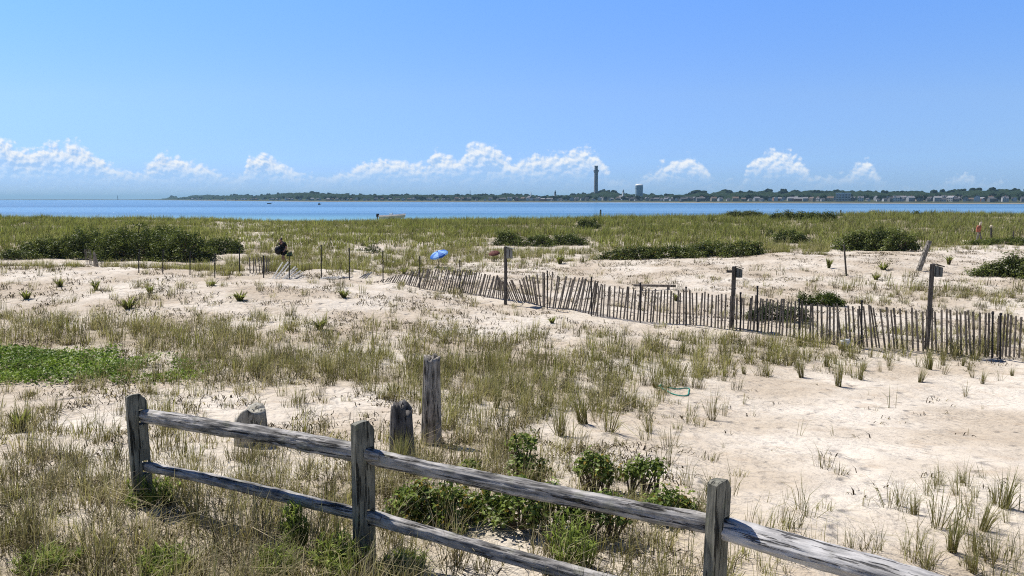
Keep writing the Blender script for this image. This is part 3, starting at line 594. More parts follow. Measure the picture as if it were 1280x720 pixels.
WALLS = dict(grey=simple('grey_shingle', (.15, .15, .155), .9, scale=.6), white=simple('white_clapboard', (.45, .45, .45), .7, scale=.6, var=.06), tan=simple('tan_shingle', (.30, .25, .19), .9, scale=.6), brick=simple('brick_wall', (.27, .13, .10), .9, scale=.6), pale=simple('pale_grey_clapboard', (.30, .31, .32), .8, scale=.6))
ROOFS = dict(grey=simple('grey_roof', (.13, .13, .14), .9, scale=.5), dark=simple('dark_roof', (.075, .075, .085), .9, scale=.5), brown=simple('brown_roof', (.15, .11, .09), .9, scale=.5), light=simple('light_roof', (.25, .25, .26), .9, scale=.5))
def house_proto(w, d, h, rh, wall, roof, chimney=True, dormer=False):
    root = empty('house', (0, -500, -60)); hw, hd = w / 2, d / 2
    wb = MB(); wb.add([(-hw, -hd, -1), (hw, -hd, -1), (hw, hd, -1), (-hw, hd, -1), (-hw, -hd, h), (hw, -hd, h), (hw, hd, h), (-hw, hd, h), (-hw, 0, h + rh), (hw, 0, h + rh)],
        [(0, 1, 5, 4), (2, 3, 7, 6), (1, 2, 6, 9, 5), (3, 0, 4, 8, 7), (3, 2, 1, 0)]); wb.build('wall', WALLS[wall], root)
    o = .35; t = .18; rb = MB(); sl = rh / hd
    for s in (-1, 1):
        e = Vector((0, s * (hd + o), h - o * sl + .03)); r = Vector((0, 0, h + rh + .03))
        rb.add([(-hw - o, e.y, e.z), (hw + o, e.y, e.z), (hw + o, 0, r.z), (-hw - o, 0, r.z), (-hw - o, e.y, e.z + t), (hw + o, e.y, e.z + t), (hw + o, 0, r.z + t), (-hw - o, 0, r.z + t)], [(0, 1, 2, 3), (7, 6, 5, 4), (0, 4, 5, 1), (1, 5, 6, 2), (3, 7, 4, 0)])
    ro = rb.build('roof', ROOFS[roof], root)
    if chimney: MB().box((w * .18, .3, h + rh + .4), (.8, .8, 1.8)).build('chimney', WALLS['brick'], ro)
    n = max(2, int(w / 3.0))
    for lev in range(max(1, int(h / 2.7))):
        for k in range(n):
            MB().box((-hw + (k + .5) * w / n, -hd - .02, 1.5 + lev * 2.7), (1.15, .10, 1.5)).build('window', MT['pane'], root)
    for k in (-1, 1): MB().box((hw + .02, k * d * .22, h * .62), (.10, 1.1, 1.5)).build('window', MT['pane'], root)
    if dormer: MB().box((-w * .2, -hd * .55, h + rh * .45), (2.4, 2.2, rh * .8)).build('dormer', WALLS[wall], ro)
    return root
PROT = [('small grey shingled house with a dark gabled roof', house_proto(9, 7, 4.2, 3.0, 'grey', 'dark')), ('white gabled house with a grey roof', house_proto(10, 8, 5.6, 3.0, 'white', 'grey', True, True)), ('long grey shingled building with a low roof', house_proto(17, 8, 5.4, 2.4, 'grey', 'grey', False)),
        ('tan shingled house with a brown roof', house_proto(10, 8, 5.2, 2.8, 'tan', 'brown')), ('pale grey house with a light roof', house_proto(11, 8, 5.6, 2.6, 'pale', 'light')), ('white cottage with a dark roof', house_proto(7, 6, 3.2, 2.4, 'white', 'dark', False)), ('low brick building with a light roof', house_proto(14, 9, 4.6, 2.0, 'brick', 'light', False))]
def wherehouse(p):
    for lim, w in ((330, 'at the far left of the town'), (470, 'behind the two moored dark boats'), (600, 'across the water above the motorboat'), (720, 'near the two church steeples'), (770, 'at the foot of the stone tower'), (840, 'below the pale water tank'), (940, 'just right of the water tank'), (1035, 'left of the flat roofed white block'), (1120, 'just right of the flat roofed block'), (2000, 'at the right end of the town')):
        if p < lim: return w
def town():
    rows = []
    p = 232.0
    while p < 1292:
        dens = .55 if p < 330 else 1.0
        if random.random() < dens: rows.append((p, .075 + random.uniform(-.008, .012)))
        if p > 300 and random.random() < .95: rows.append((p + random.uniform(-3, 3), .17 + random.uniform(-.02, .03)))
        if (p > 640 and random.random() < .8): rows.append((p + random.uniform(-3, 3), .28 + random.uniform(-.03, .03)))
        D = float(shoreD(p)); p += random.uniform(6, 12) / D * FPX * (1.0 if p > 640 else 1.35)
    used = set(); lastp = {}
    rows = [r for r in rows if not (1036 < r[0] < 1068 and r[1] < .12) and not (768 < r[0] < 784 and r[1] < .2)]
    for p, f in rows:
        w = [2.5, 3.2, 1, 1.2, 1.5, 3, .5] if p < 760 else ([2.5, 2.5, .6, 1, 2.0, 2, .3] if p > 1000 else [2.5, 1.5, .8, 1.2, 1.5, 2, .5])
        k = random.choices(range(7), w)[0]; txt, proto = PROT[k]; o = proto if k not in used else copy_tree(proto); used.add(k)
        x, y = farxy(p, f); z = float(far_ground(np.float64(p), np.float64(f)))
        o.location = (x, y, z + .2); o.rotation_euler = (0, 0, math.atan2(-x, y) * -1 * 0 + random.choice([0, 1.57, 1.57, .6, -.7, .3]) - math.atan2(x, y)); s = random.uniform(.5, .82) * (1.0 if p > 560 else .85); o.scale = (s, s, s * (1.05 if p > 1000 else .95))
        tag(o, txt + ' ' + wherehouse(p), 'house', 'houses of the town across the water')
town()

def landmarks():
    p = 744.0; x, y = farxy(p, .92); z = float(far_ground(np.float64(p), np.float64(.92))); k = y / FPX       # metres per pixel there
    top = CAMZ + (HORIZ - 208) * k; zb = z - 1; h = top - zb; t = empty('stone_tower', (x, y, zb), R(12)); tag(t, 'tall square grey stone tower with a corbelled gallery and belfry on the hill', 'tower')
    w = 4.1 * k
    zg = h - 8.6 * k; MB().box((0, 0, zg / 2), (w, w, zg), taper=.90).build('shaft', MT['granite'], t)
    g = MB().box((0, 0, zg + .75 * k), (w * .92, w * .92, 1.5 * k), taper=1.32).box((0, 0, zg + 2.1 * k), (w * 1.20, w * 1.20, 1.2 * k))
    for s in (-1, 0, 1):
        for sx, sy in ((s * .5, .56), (s * .5, -.56), (.56, s * .5), (-.56, s * .5)): g.box((sx * w, sy * w, zg + 3.0 * k), (w * .2, w * .2, .6 * k))
    g.build('gallery', MT['granite'], t)
    bz = zg + 2.7 * k; b = MB()
    for sx in (-1, 1):
        for sy in (-1, 1): b.box((sx * w * .30, sy * w * .30, bz + 2.3 * k), (w * .2, w * .2, 4.6 * k))
    for s in (-1, 1): b.box((0, s * w * .30, bz + 1.9 * k), (w * .10, w * .16, 3.8 * k)); b.box((s * w * .30, 0, bz + 1.9 * k), (w * .16, w * .10, 3.8 * k))
    b.box((0, 0, bz + 2.2 * k), (w * .42, w * .42, 4.4 * k)).box((0, 0, bz + 4.9 * k), (w * .80, w * .80, .7 * k)); be = b.build('belfry', MT['granite'], t)
    pr = MB().box((0, 0, bz + 5.4 * k), (w * .88, w * .88, .5 * k))
    for s in (-1, 0, 1):
        for sx, sy in ((s * .36, .36), (s * .36, -.36), (.36, s * .36), (-.36, s * .36)): pr.box((sx * w, sy * w, bz + 5.8 * k), (w * .13, w * .13, .5 * k))
    pr.build('parapet', MT['granite'], be)
    for i in range(5): MB().box((0, -w / 2 * (1 - .1 * (i + .5) * .17) - .04, zg * (.12 + .17 * i)), (.7, .4, 2.6)).build('window', MT['pane'], t)
    # water tank
    p = 797.5; x, y = farxy(p, .62); k = y / FPX; z = float(far_ground(np.float64(p), np.float64(.62))); zt = CAMZ + (HORIZ - 229.6) * k - z
    t = empty('water_tank', (x, y, z - 1), 0); tag(t, 'pale blue cylindrical water tank with a white domed top beside the stone tower', 'water tank'); r = 4.8 * k
    MB().lathe([(r * .96, -1), (r * .96, zt - 13.6 * k), (r, zt - 13 * k), (r, zt - 2.2 * k)], 28).build('tank', MT['tank'], t, smooth=False)
    MB().lathe([(r * 1.03, zt - 2.2 * k), (r * 1.03, zt - 1.5 * k), (r * .9, zt - .7 * k), (r * .5, zt - .1 * k), (.05, zt + .1 * k)], 28).build('dome', MT['white'], t)
    MB().lathe([(r * 1.025, zt - 5.2 * k), (r * 1.025, zt - 4.9 * k)], 28).build('walkway', MT['darkstone'], t)
    # church spires
    def church(p, f, ptop, label, wall, spire, wpx, pbody):
        x, y = farxy(p, f); k = y / FPX; z = float(far_ground(np.float64(p), np.float64(f))); zt = CAMZ + (HORIZ - ptop) * k - z; zb = CAMZ + (HORIZ - pbody) * k - z
        t = empty('church', (x, y, z), R(20)); tag(t, label, 'church'); w = wpx * k
        MB().add([(-4, -7, -1), (4, -7, -1), (4, 7, -1), (-4, 7, -1), (-4, -7, 5), (4, -7, 5), (4, 7, 5), (-4, 7, 5), (0, -7, 8.2), (0, 7, 8.2)], [(0, 1, 5, 8, 4), (2, 3, 7, 9, 6), (1, 2, 6, 5), (3, 0, 4, 7)]).build('nave', wall, t)
        MB().add([(-4.4, -7.4, 4.85), (4.4, -7.4, 4.85), (4.4, 7.4, 4.85), (-4.4, 7.4, 4.85), (0, -7.4, 8.5), (0, 7.4, 8.5)], [(0, 3, 5, 4), (1, 4, 5, 2), (0, 4, 1), (3, 2, 5)]).build('roof', ROOFS['grey'], t)
        tw = MB().box((0, -6, zb * .5), (w, w, zb)).build('steeple', wall, t); MB().box((0, -6, zb + .4), (w * 1.15, w * 1.15, .8)).build('cornice', wall, tw)
        s = MB().box((0, -6, zb + .8 + (zt - zb) * .18), (w * .7, w * .7, (zt - zb) * .36)); s.add([(-w * .42, -6 - w * .42, zb + (zt - zb) * .38), (w * .42, -6 - w * .42, zb + (zt - zb) * .38), (w * .42, -6 + w * .42, zb + (zt - zb) * .38), (-w * .42, -6 + w * .42, zb + (zt - zb) * .38), (0, -6, zt)], [(0, 1, 4), (1, 2, 4), (2, 3, 4), (3, 0, 4), (3, 2, 1, 0)]); s.build('spire', spire, t)
    church(662, .2, 238.6, 'white church with a slender pale spire, left of the dark one', MT['white'], MT['white'], 1.5, 246)
    church(692, .34, 237.4, 'church with a dark pointed spire on the far shore', WALLS['white'], MT['darkstone'], 2.2, 243.5)
    church(776, .3, 236.6, 'white church tower with a grey cap between stone tower and water tank', MT['white'], MT['granite'], 1.9, 241)
    # flat-roofed block near the water on the right
    p = 1051; x, y = farxy(p, .085); k = y / FPX; z = float(far_ground(np.float64(p), np.float64(.085))); w, hh, d = 17 * k, 9.6 * k, 12
    t = empty('apartment_block', (x, y, z), -math.atan2(x, y)); tag(t, 'flat roofed four storey white block standing by the far beach', 'building')
    MB().box((0, 0, hh / 2 - .5), (w, d, hh + 1)).build('wall', WALLS['pale'], t); MB().box((0, 0, hh + .55), (w * 1.04, d * 1.05, .7)).build('roof', MT['white'], t)
    for lev in range(3):
        for c in range(5): MB().box((-w * .4 + c * w * .2, -d / 2 - .03, hh * (.2 + lev * .3)), (w * .11, .15, hh * .17)).build('window', MT['pane'], t)
        MB().box((0, -d / 2 - .6, hh * (.1 + lev * .3)), (w * .96, 1.1, .25)).build('balcony', MT['white'], t)
    # thin masts
    for p, f, pt, lab in ((588, .6, 237.5, 'thin lattice radio mast rising above the far trees'), (150.5, -.02, 244.2, 'slim harbour beacon mast standing off the low left point')):
        x, y = farxy(p, f); k = y / FPX; z = float(far_ground(np.float64(p), np.float64(max(f, 0)))); zt = CAMZ + (HORIZ - pt) * k - z
        t = empty('mast', (x, y, z), 0); tag(t, lab, 'mast'); w = .55 * k
        b = MB()
        for a in range(3): b.tube([(w * math.cos(a * 2.09), w * math.sin(a * 2.09), 0), (w * .2 * math.cos(a * 2.09), w * .2 * math.sin(a * 2.09), zt)], .13 * k, 5)
        b.build('frame', MT['granite'], t); MB().box((0, 0, zt * .2), (w * 1.5, w * 1.5, zt * .12)).build('platform', MT['granite'], t)
landmarks()

# ------------------------------------------------------------------ boats
def hull_mesh(L, Bm, D, n=12):
    b = MB(); vs = []; fs = []
    for i in range(n + 1):
        t = i / n; x = -L / 2 + L * t; w = Bm / 2 * (1 - max(0, (t - .45) / .55) ** 2.2 * .98); sh = D * (1 + .28 * t * t); k = .12 * D if t < .62 else .12 * D + ((t - .62) / .38) ** 1.3 * D * .95
        vs += [(x, 0, k), (x, w * .75, k + D * .22), (x, w, sh), (x, w * .93, sh), (x, w * .6, D * .45 + k * .3), (x, -w * .6, D * .45 + k * .3), (x, -w * .93, sh), (x, -w, sh), (x, -w * .75, k + D * .22)]
    for i in range(n):
        for k in range(9): fs.append((i * 9 + k, (i + 1) * 9 + k, (i + 1) * 9 + (k + 1) % 9, i * 9 + (k + 1) % 9))
    fs.append((0, 1, 2, 3, 4, 5, 6, 7, 8)); return b.add(vs, fs)
def boats():
    Y = 186.0; x = (491 - 640) / FPX * Y; t = empty('motorboat', (x, Y, SEA + .35), R(4)); tag(t, 'white open motorboat with a black outboard beached behind the grass', 'boat')
    L = 6.4; hull_mesh(L, 2.2, 1.45).build('hull', MT['boatgreen'], t)
    b = MB()
    for s in (-1, 1): b.tube([(-L / 2 + L * q, s * 1.12 * (1 - max(0, (q - .45) / .55) ** 2.2 * .97), 1.5 * (1 + .28 * q * q)) for q in np.linspace(0, 1, 13)], .19, 6)
    b.build('gunwale', MT['white'], t)
    c = MB().box((-.3, 0, 1.5), (.9, .9, 1.1), taper=.8).build('console', MT['white'], t); MB().box((0.06, 0, 2.15), (.06, .85, .5), rot=Matrix.Rotation(-.4, 3, 'Y')).build('windscreen', MT['glass'], c)
    ob = MB().box((-L / 2 - .35, 0, 1.65), (.75, .55, .75), taper=.8); ob.box((-L / 2 - .45, 0, .9), (.3, .2, 1.0)); ob.build('outboard_motor', MT['black'], t)
    for p, py, col, lab, L in ((339, 254.2, 'black', 'low dark skiff moored on the water, left of two', 5.2), (401, 255.3, 'darkmetal', 'small dark boat with a tiny wheelhouse moored on the water, right of two', 3.8)):
        Y = FPX * (CAMZ - SEA) / (py + .6 - HORIZ); x = (p - 640) / FPX * Y; k = Y / FPX; t = empty('moored_boat', (x, Y, SEA - .1), R(8)); tag(t, lab, 'boat', 'small boats moored on the water')
        s = 6.0 * k / 6.0 if p < 400 else 4 * k / 4; hull_mesh(6.2 * k if p < 400 else 4 * k, 2.6, 1.5 * k * .8).build('hull', MT[col], t)
        if p > 400: MB().box((-.5, 0, 1.9 * k), (1.5 * k, 1.4, 1.6 * k), taper=.85).build('wheelhouse', MT['darkmetal'], t)
        else: MB().box((0, 0, 1.2 * k), (.4, 2.2, .3)).build('thwart', MT['offwhite'], t)
    Y = 300.; x = (1089 - 640) / FPX * Y; t = empty('moored_boat', (x, Y, SEA - .1), R(-6)); tag(t, 'small white boat just showing over the grass at the right', 'boat', 'small boats moored on the water'); hull_mesh(2.9, 1.4, 1.3).build('hull', MT['white'], t); MB().box((-.2, 0, 1.3), (.9, 1., .9), taper=.8).build('cabin', MT['white'], t)
    # sailing boats far off
    for p, lab in ((284.5, 'tiny sailing boat with a white sail near the low left shore'), (2.0, 'white sailing boat at the far left edge of the water')):
        Y = float(shoreD(p)) - 60; x = (p - 640) / FPX * Y; k = Y / FPX; t = empty('sailing_boat', (x, Y, SEA), 0); tag(t, lab, 'sailing boat'); hull_mesh(2.6 * k, .9 * k, .6 * k).build('hull', MT['white'], t)
        MB().add([(-.6 * k, 0, .8 * k), (.7 * k, 0.05 * k, .8 * k), (.1 * k, 0, 3.6 * k), (-.6 * k, .06, .8 * k), (.7 * k, .05 * k + .06, .8 * k), (.1 * k, .06, 3.6 * k)], [(0, 1, 2), (5, 4, 3), (0, 3, 4, 1), (1, 4, 5, 2), (2, 5, 3, 0)]).build('sail', MT['white'], t); MB().tube([(.1 * k, 0, .4 * k), (.1 * k, 0, 3.8 * k)], .05 * k, 5).build('mast', MT['granite'], t)
boats()
def piling(p, py0, Y, wpx, lab, lean=0.0):
    k = Y / FPX; top = at(p, py0, Y); z0 = min(gnd(top.x, Y), SEA) - .5; pts = [Vector((top.x + lean * (q - 1), Y, z0 + (top.z - z0) * q)) for q in (0, .5, .97, 1)]
    tag(MB().tube([q - Vector((top.x, Y, z0)) for q in pts], [wpx * k / 2 * s for s in (1.05, 1, .98, .8)], 10).build('mooring_pile', MT['stake'], None, (top.x, Y, z0)), lab, 'pile')
piling(750.8, 262, 200, 2.0, 'dark upright pile standing in the water below the stone tower')
piling(1051, 262.5, 215, 1.6, 'short dark pile in the water right of the wide hedge like bush')
# curved dry stick against the water
b0 = hit(704.5, 272.5); kk = b0.y / FPX
tag(MB().tube([(0, 0, -.2), (0, 0, .35), (1.2 * kk, 0, 3.5 * kk), (3 * kk, 0, 5.5 * kk), (5 * kk, 0, 6.6 * kk)], [.04, .035, .03, .02, .012], 6).build('dry_stick', MT['stake'], None, b0), 'thin curved dry stick leaning above the grass against the water', 'stick')

# ------------------------------------------------------------------ bushes of the back dunes
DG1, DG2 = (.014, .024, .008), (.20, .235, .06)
def img_bush(lobes, label, clump=.34, leaf=.17, dens=1.25, c1=DG1, c2=DG2, zoff=0.0, flat=1.0, depthk=.7, ground_px=None, Yfix=None, group='dark bushes on the dunes', name='bayberry_bush', yel=0):
    """lobes: (centre px, top py, base py, half-width px); every lobe stands on the sand where its base line meets it"""
    lobes = list(lobes) + [(p + random.uniform(-.8, .8) * hw, tp + (bp - tp) * random.uniform(-.06, .35), bp - (bp - tp) * .1, hw * random.uniform(.3, .45)) for (p, tp, bp, hw) in lobes if hw > 14 for _ in range(2)]
    L = []; p0, t0, b0_, w0 = lobes[0]; o = hit(p0, b0_)
    if Yfix: o = Vector(((p0 - 640) / FPX * Yfix, Yfix, 0)); o.z = gnd(o.x, o.y)
    for (p, tp, bp, hw) in lobes:
        g = hit(p, bp) if not Yfix else Vector(((p - 640) / FPX * (Yfix * (1 - .003 * (bp - b0_))), Yfix * (1 - .003 * (bp - b0_)), 0))
        d = dep(g); rx = hw * d / FPX; ry = rx * depthk; yc = g.y + ry * .8; tz = at(p, tp, yc).z; xx = (p - 640) / FPX * (dep(Vector((g.x, yc, g.z)))); zz = gnd(xx, yc); L.append((xx - o.x, yc - o.y, zz - o.z, rx, ry, max(.25, (tz - zz) * flat * 1.06)))
    return bush(name, o, L, clump * 1.2, leaf * .62, dens * .85, c1, c2, label, 'bush', group, yel=yel)
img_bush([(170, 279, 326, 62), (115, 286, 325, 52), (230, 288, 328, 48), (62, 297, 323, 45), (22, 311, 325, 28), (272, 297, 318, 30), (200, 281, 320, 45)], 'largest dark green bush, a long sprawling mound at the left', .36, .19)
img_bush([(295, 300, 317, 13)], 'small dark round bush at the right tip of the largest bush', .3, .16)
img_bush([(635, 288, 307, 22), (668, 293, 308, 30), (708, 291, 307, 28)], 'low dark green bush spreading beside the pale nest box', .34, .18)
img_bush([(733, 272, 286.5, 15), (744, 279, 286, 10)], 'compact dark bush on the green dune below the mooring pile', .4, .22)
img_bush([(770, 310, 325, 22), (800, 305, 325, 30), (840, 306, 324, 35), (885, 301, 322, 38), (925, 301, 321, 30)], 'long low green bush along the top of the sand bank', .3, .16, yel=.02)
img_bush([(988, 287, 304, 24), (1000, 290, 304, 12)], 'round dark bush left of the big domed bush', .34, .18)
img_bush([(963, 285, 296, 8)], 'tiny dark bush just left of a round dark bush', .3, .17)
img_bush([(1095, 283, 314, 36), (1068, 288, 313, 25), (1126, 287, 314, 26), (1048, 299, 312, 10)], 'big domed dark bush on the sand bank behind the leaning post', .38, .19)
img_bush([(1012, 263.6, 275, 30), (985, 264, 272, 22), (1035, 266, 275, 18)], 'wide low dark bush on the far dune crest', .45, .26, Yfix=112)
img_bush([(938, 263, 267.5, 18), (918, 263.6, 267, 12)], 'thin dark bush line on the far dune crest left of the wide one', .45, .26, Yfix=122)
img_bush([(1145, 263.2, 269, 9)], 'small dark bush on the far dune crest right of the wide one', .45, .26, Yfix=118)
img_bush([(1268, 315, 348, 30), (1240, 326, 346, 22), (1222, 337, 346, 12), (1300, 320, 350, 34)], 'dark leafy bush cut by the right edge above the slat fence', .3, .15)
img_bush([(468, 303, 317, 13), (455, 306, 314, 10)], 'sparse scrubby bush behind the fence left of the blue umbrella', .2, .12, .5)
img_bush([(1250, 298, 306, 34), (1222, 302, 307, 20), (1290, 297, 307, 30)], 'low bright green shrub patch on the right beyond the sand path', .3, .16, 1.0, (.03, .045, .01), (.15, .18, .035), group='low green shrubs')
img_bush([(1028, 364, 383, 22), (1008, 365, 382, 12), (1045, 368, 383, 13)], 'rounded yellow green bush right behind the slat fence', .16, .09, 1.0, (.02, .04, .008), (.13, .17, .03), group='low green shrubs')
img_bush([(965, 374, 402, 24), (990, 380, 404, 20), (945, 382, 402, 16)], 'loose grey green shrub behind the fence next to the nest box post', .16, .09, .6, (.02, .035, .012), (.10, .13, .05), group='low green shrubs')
img_bush([(1135, 318, 322, 3), (1132, 326, 330, 3)], 'tiny leafy sprig near the leaning post', .12, .07, .5, group='low green shrubs') if False else None
# small yellow-green sand plants
SPOTS = [(160, 370, 386, 18), (300, 362, 376, 14), (33, 362, 374, 10), (75, 348, 358, 9), (188, 356, 366, 9), (265, 349, 357, 12), (430, 360, 372, 11), (1104, 326, 337, 12), (1095, 341, 350, 8), (1036, 323, 335, 5), (700, 318, 330, 8), (505, 333, 343, 7), (1186, 320, 331, 5), (120, 350, 362, 7), (690, 394, 404, 9), (400, 397, 412, 12), (25, 512, 540, 14), (845, 366, 376, 6)]
def sand_plants():
    for i, (p, tp, bp, hw) in enumerate(SPOTS):
        g = hit(p, bp); d = dep(g); h = (bp - tp) * d / FPX; r = hw * d / FPX; n = 46; a = rng.uniform(0, 6.28, n); le = rng.uniform(.25, 1, n)
        B = np.zeros((n, 3)); B[:, 0] = np.cos(a) * r * .15; B[:, 1] = np.sin(a) * r * .15
        c1 = np.array([.17, .18, .05]) * rng.uniform(.7, 1.2, (n, 1)); c2 = np.array([.36, .38, .13]) * rng.uniform(.75, 1.2, (n, 1))
        t = empty('sand_plant', g); nearby = ['on the sand mound at the left', 'in the sand by the slat fence', 'on the sand bank behind the slat fence'][0 if p < 330 else (1 if p < 800 and bp > 338 else 2)]
        tag(t, 'small yellow green plant with spreading stems ' + nearby, 'plant', 'small green plants on the sand')
        blade_obj('leaves', (B, h * rng.uniform(.6, 1.25, n), le * min(1.1, r / h), a, h * .16, c1, c2), MT['grass']).parent = t
        st = MB()
        for q in range(7): A = a[q]; st.tube([(0, 0, -.03), (math.cos(A) * r * .4, math.sin(A) * r * .4, h * .3), (math.cos(A) * r * .7, math.sin(A) * r * .7, h * .8)], [h * .04, h * .03, h * .015], 5, False)
        st.build('stems', MT['stem'], t)
sand_plants()

# ------------------------------------------------------------------ slat (snow) fences
def slat_fence(name, ctrl, label, mt, step, posts, group=None, sw=.047, back=0.0):
    """ctrl: (px, top py, base py, lean degrees); pickets follow the sand, held by wires and iron posts"""
    C = []
    for (p, tp, bp, ln) in ctrl:
        g = hit(p, bp); tz = at(p, tp, g.y).z; C.append((p, g.x, g.y, g.z, tz - g.z, ln))
    C = np.array(C); seg = np.sqrt(np.diff(C[:, 1]) ** 2 + np.diff(C[:, 2]) ** 2); s = np.concatenate([[0], np.cumsum(seg)]); o = Vector((C[0, 1], C[0, 2], C[0, 3])); t = empty(name, o); tag(t, label, 'fence', group)
    tan = Vector((C[-1, 1] - C[0, 1], C[-1, 2] - C[0, 2], 0)).normalized(); n = int(s[-1] / step); mb = MB(); ti = []; bi = []
    for i in range(n + 1):
        q = min(s[-1], max(0, (i + random.uniform(-.18, .18)) * step)); x, y, h, ln = [float(np.interp(q, s, C[:, k])) for k in (1, 2, 4, 5)]
        y += .05 * math.sin(q * 2.1) + random.uniform(-.015, .015); z = gnd(x, y); ln = R(ln + random.gauss(0, 1.4)); h *= random.uniform(.94, 1.05)
        if random.random() < .02: h *= random.uniform(.55, .85)
        d = Vector((math.sin(ln), random.gauss(0, .03) + back, math.cos(ln))).normalized(); L = (h / max(.35, math.cos(ln)) + .12) * (1 + .5 * back); b_ = Vector((x, y, z - .12)) - o; yaw = random.uniform(-.2, .2)
        X_ = (tan - d * tan.dot(d)).normalized(); Y_ = d.cross(X_); rot = Matrix((X_, Y_, d)).transposed() @ Matrix.Rotation(yaw, 3, 'Z')
        mb.box(b_ + d * L / 2, (sw * random.uniform(.8, 1.1), .012, L), rot=rot); ti.append(b_ + d * (L * .82)); bi.append(b_ + d * (L * .32))
    mb.build('slat_panel', MT[mt], t)
    for w in (ti, bi): MB().tube([q + Vector((0, -.014, 0)) for q in w], .004, 4, False).build('wire', MT['wire'], t)
    for (p, tp, bp) in posts:
        g = hit(p, bp); top = at(p, tp, g.y); k = dep(g) / FPX; b2 = MB().tube([Vector((g.x, g.y - .06, g.z - .3)) - o, Vector((top.x, g.y - .06, top.z)) - o], .021, 6); b2.box(Vector((top.x, g.y - .06, top.z + .0)) - o, (.05, .035, .05)); b2.build('post', MT['darkmetal'], t)
    return t
slat_fence('slat_fence', [(462, 352, 352.5, 38), (480, 346, 353, 36), (505, 339, 356, 24), (530, 337, 362, 17), (565, 338, 366, 15), (600, 341, 370, 15), (616, 345, 373, 13), (628, 349, 374, -8), (642, 352, 375, -22), (655, 350, 377, -20), (668, 345, 380, -12), (684, 339, 384, 2), (698, 346, 386, 14), (720, 349, 390, 13), (738, 351, 394, 10), (748, 357, 396, 3), (800, 361, 401, 4), (857, 364, 406, 0), (914, 369, 411, 0), (960, 374, 418, 2), (998, 378, 424, -1), (1040, 380, 430, -3), (1075, 383, 434, -8), (1115, 385, 437, -9), (1158, 387, 440, -5), (1200, 389, 443, -4), (1240, 391, 446, -4), (1290, 396, 449, -2), (1400, 402, 456, 0)],
    'long weathered slat fence running down the dunes across the middle', 'slat', .104, [(437, 311, 350), (479, 314, 353), (525, 321, 362), (575, 326, 367), (684, 339, 386), (739, 347, 395), (800, 354, 403), (857, 359, 407), (946, 358, 415), (925, 366, 413), (998, 374, 426), (1076, 376, 435), (1239, 391, 447), (1249, 392, 448)])
slat_fence('slat_fence', [(312, 321, 341, 2), (328, 322, 341, -2), (336, 322, 340, 8)], 'short upright remnant of slat fence at the right tip of the largest bush', 'slat', .12, [(300, 311, 342), (330, 320, 347)], 'broken pieces of slat fence', .05)
slat_fence('slat_fence', [(337, 328, 349, 14), (343, 331, 350, 24), (350, 336, 350, 38), (356, 341, 350, 52), (363, 346, 350, 64)], 'bleached slats fanned out and falling over near the walking person', 'paleslat', .10, [(362, 316, 349)], 'broken pieces of slat fence', .055, 1.7)
slat_fence('slat_fence', [(390, 346, 349, 70), (410, 344.5, 348.5, 74), (432, 345, 349, 66), (455, 340, 351, 30)], 'collapsed slats lying nearly flat at the upper end of the long fence', 'paleslat', .16, [(402, 307, 348)], 'broken pieces of slat fence', .06, 1.7)
slat_fence('slat_fence', [(108, 311, 331, -3), (118, 314, 333, 4), (124, 318, 334, -14)], 'grey tangled slat remnant in front of the largest bush', 'slat', .2, [], 'broken pieces of slat fence', .05)
for p, tp, bp, lab in ((173, 313, 341, 'first'), (203, 313, 342, 'second'), (237, 315, 344, 'third'), (268, 318, 347, 'fourth')):
    g = hit(p, bp); top = at(p + 1, tp, g.y); v = top - g
    tag(MB().tube([(0, 0, -.3), v * .5, v], .019, 6).box(v, (.05, .035, .06)).box(v * .6, (.045, .03, .05)).build('iron_stake', MT['darkmetal'], None, g), lab + ' thin iron stake from the left in front of the largest bush', 'stake', 'iron stakes in front of the largest bush')
for p, tp, bp, dx, w, mt, lab in ((1058, 306, 345, -3, .045, 'stake', 'thin dark stake standing in the sand below the big domed bush'), (1148, 301, 339, 14, .13, 'pile', 'thick grey post leaning right beside the big domed bush'), (1239, 284, 301, 0, .09, 'stake', 'slim stake with a pale top right of the red cloth'), (1267, 289, 303, 0, .06, 'stake', 'plain thin stake near the right edge beyond the sand path')):
    g = hit(p, bp); top = at(p + dx, tp, g.y); v = top - g
    q = MB().tube([-.25 * v, v * .5, v * .97, v], [w * 1.05, w, w * .95, w * .7], 8).build('leaning_post' if dx > 5 else 'stake', MT[mt], None, g); tag(q, lab, 'post')
    if 'pale top' in lab: MB().lathe([(w * 1.5, -.02), (w * 1.6, .12), (w * .6, .2)], 8, v).build('cap', MT['cream'], q)

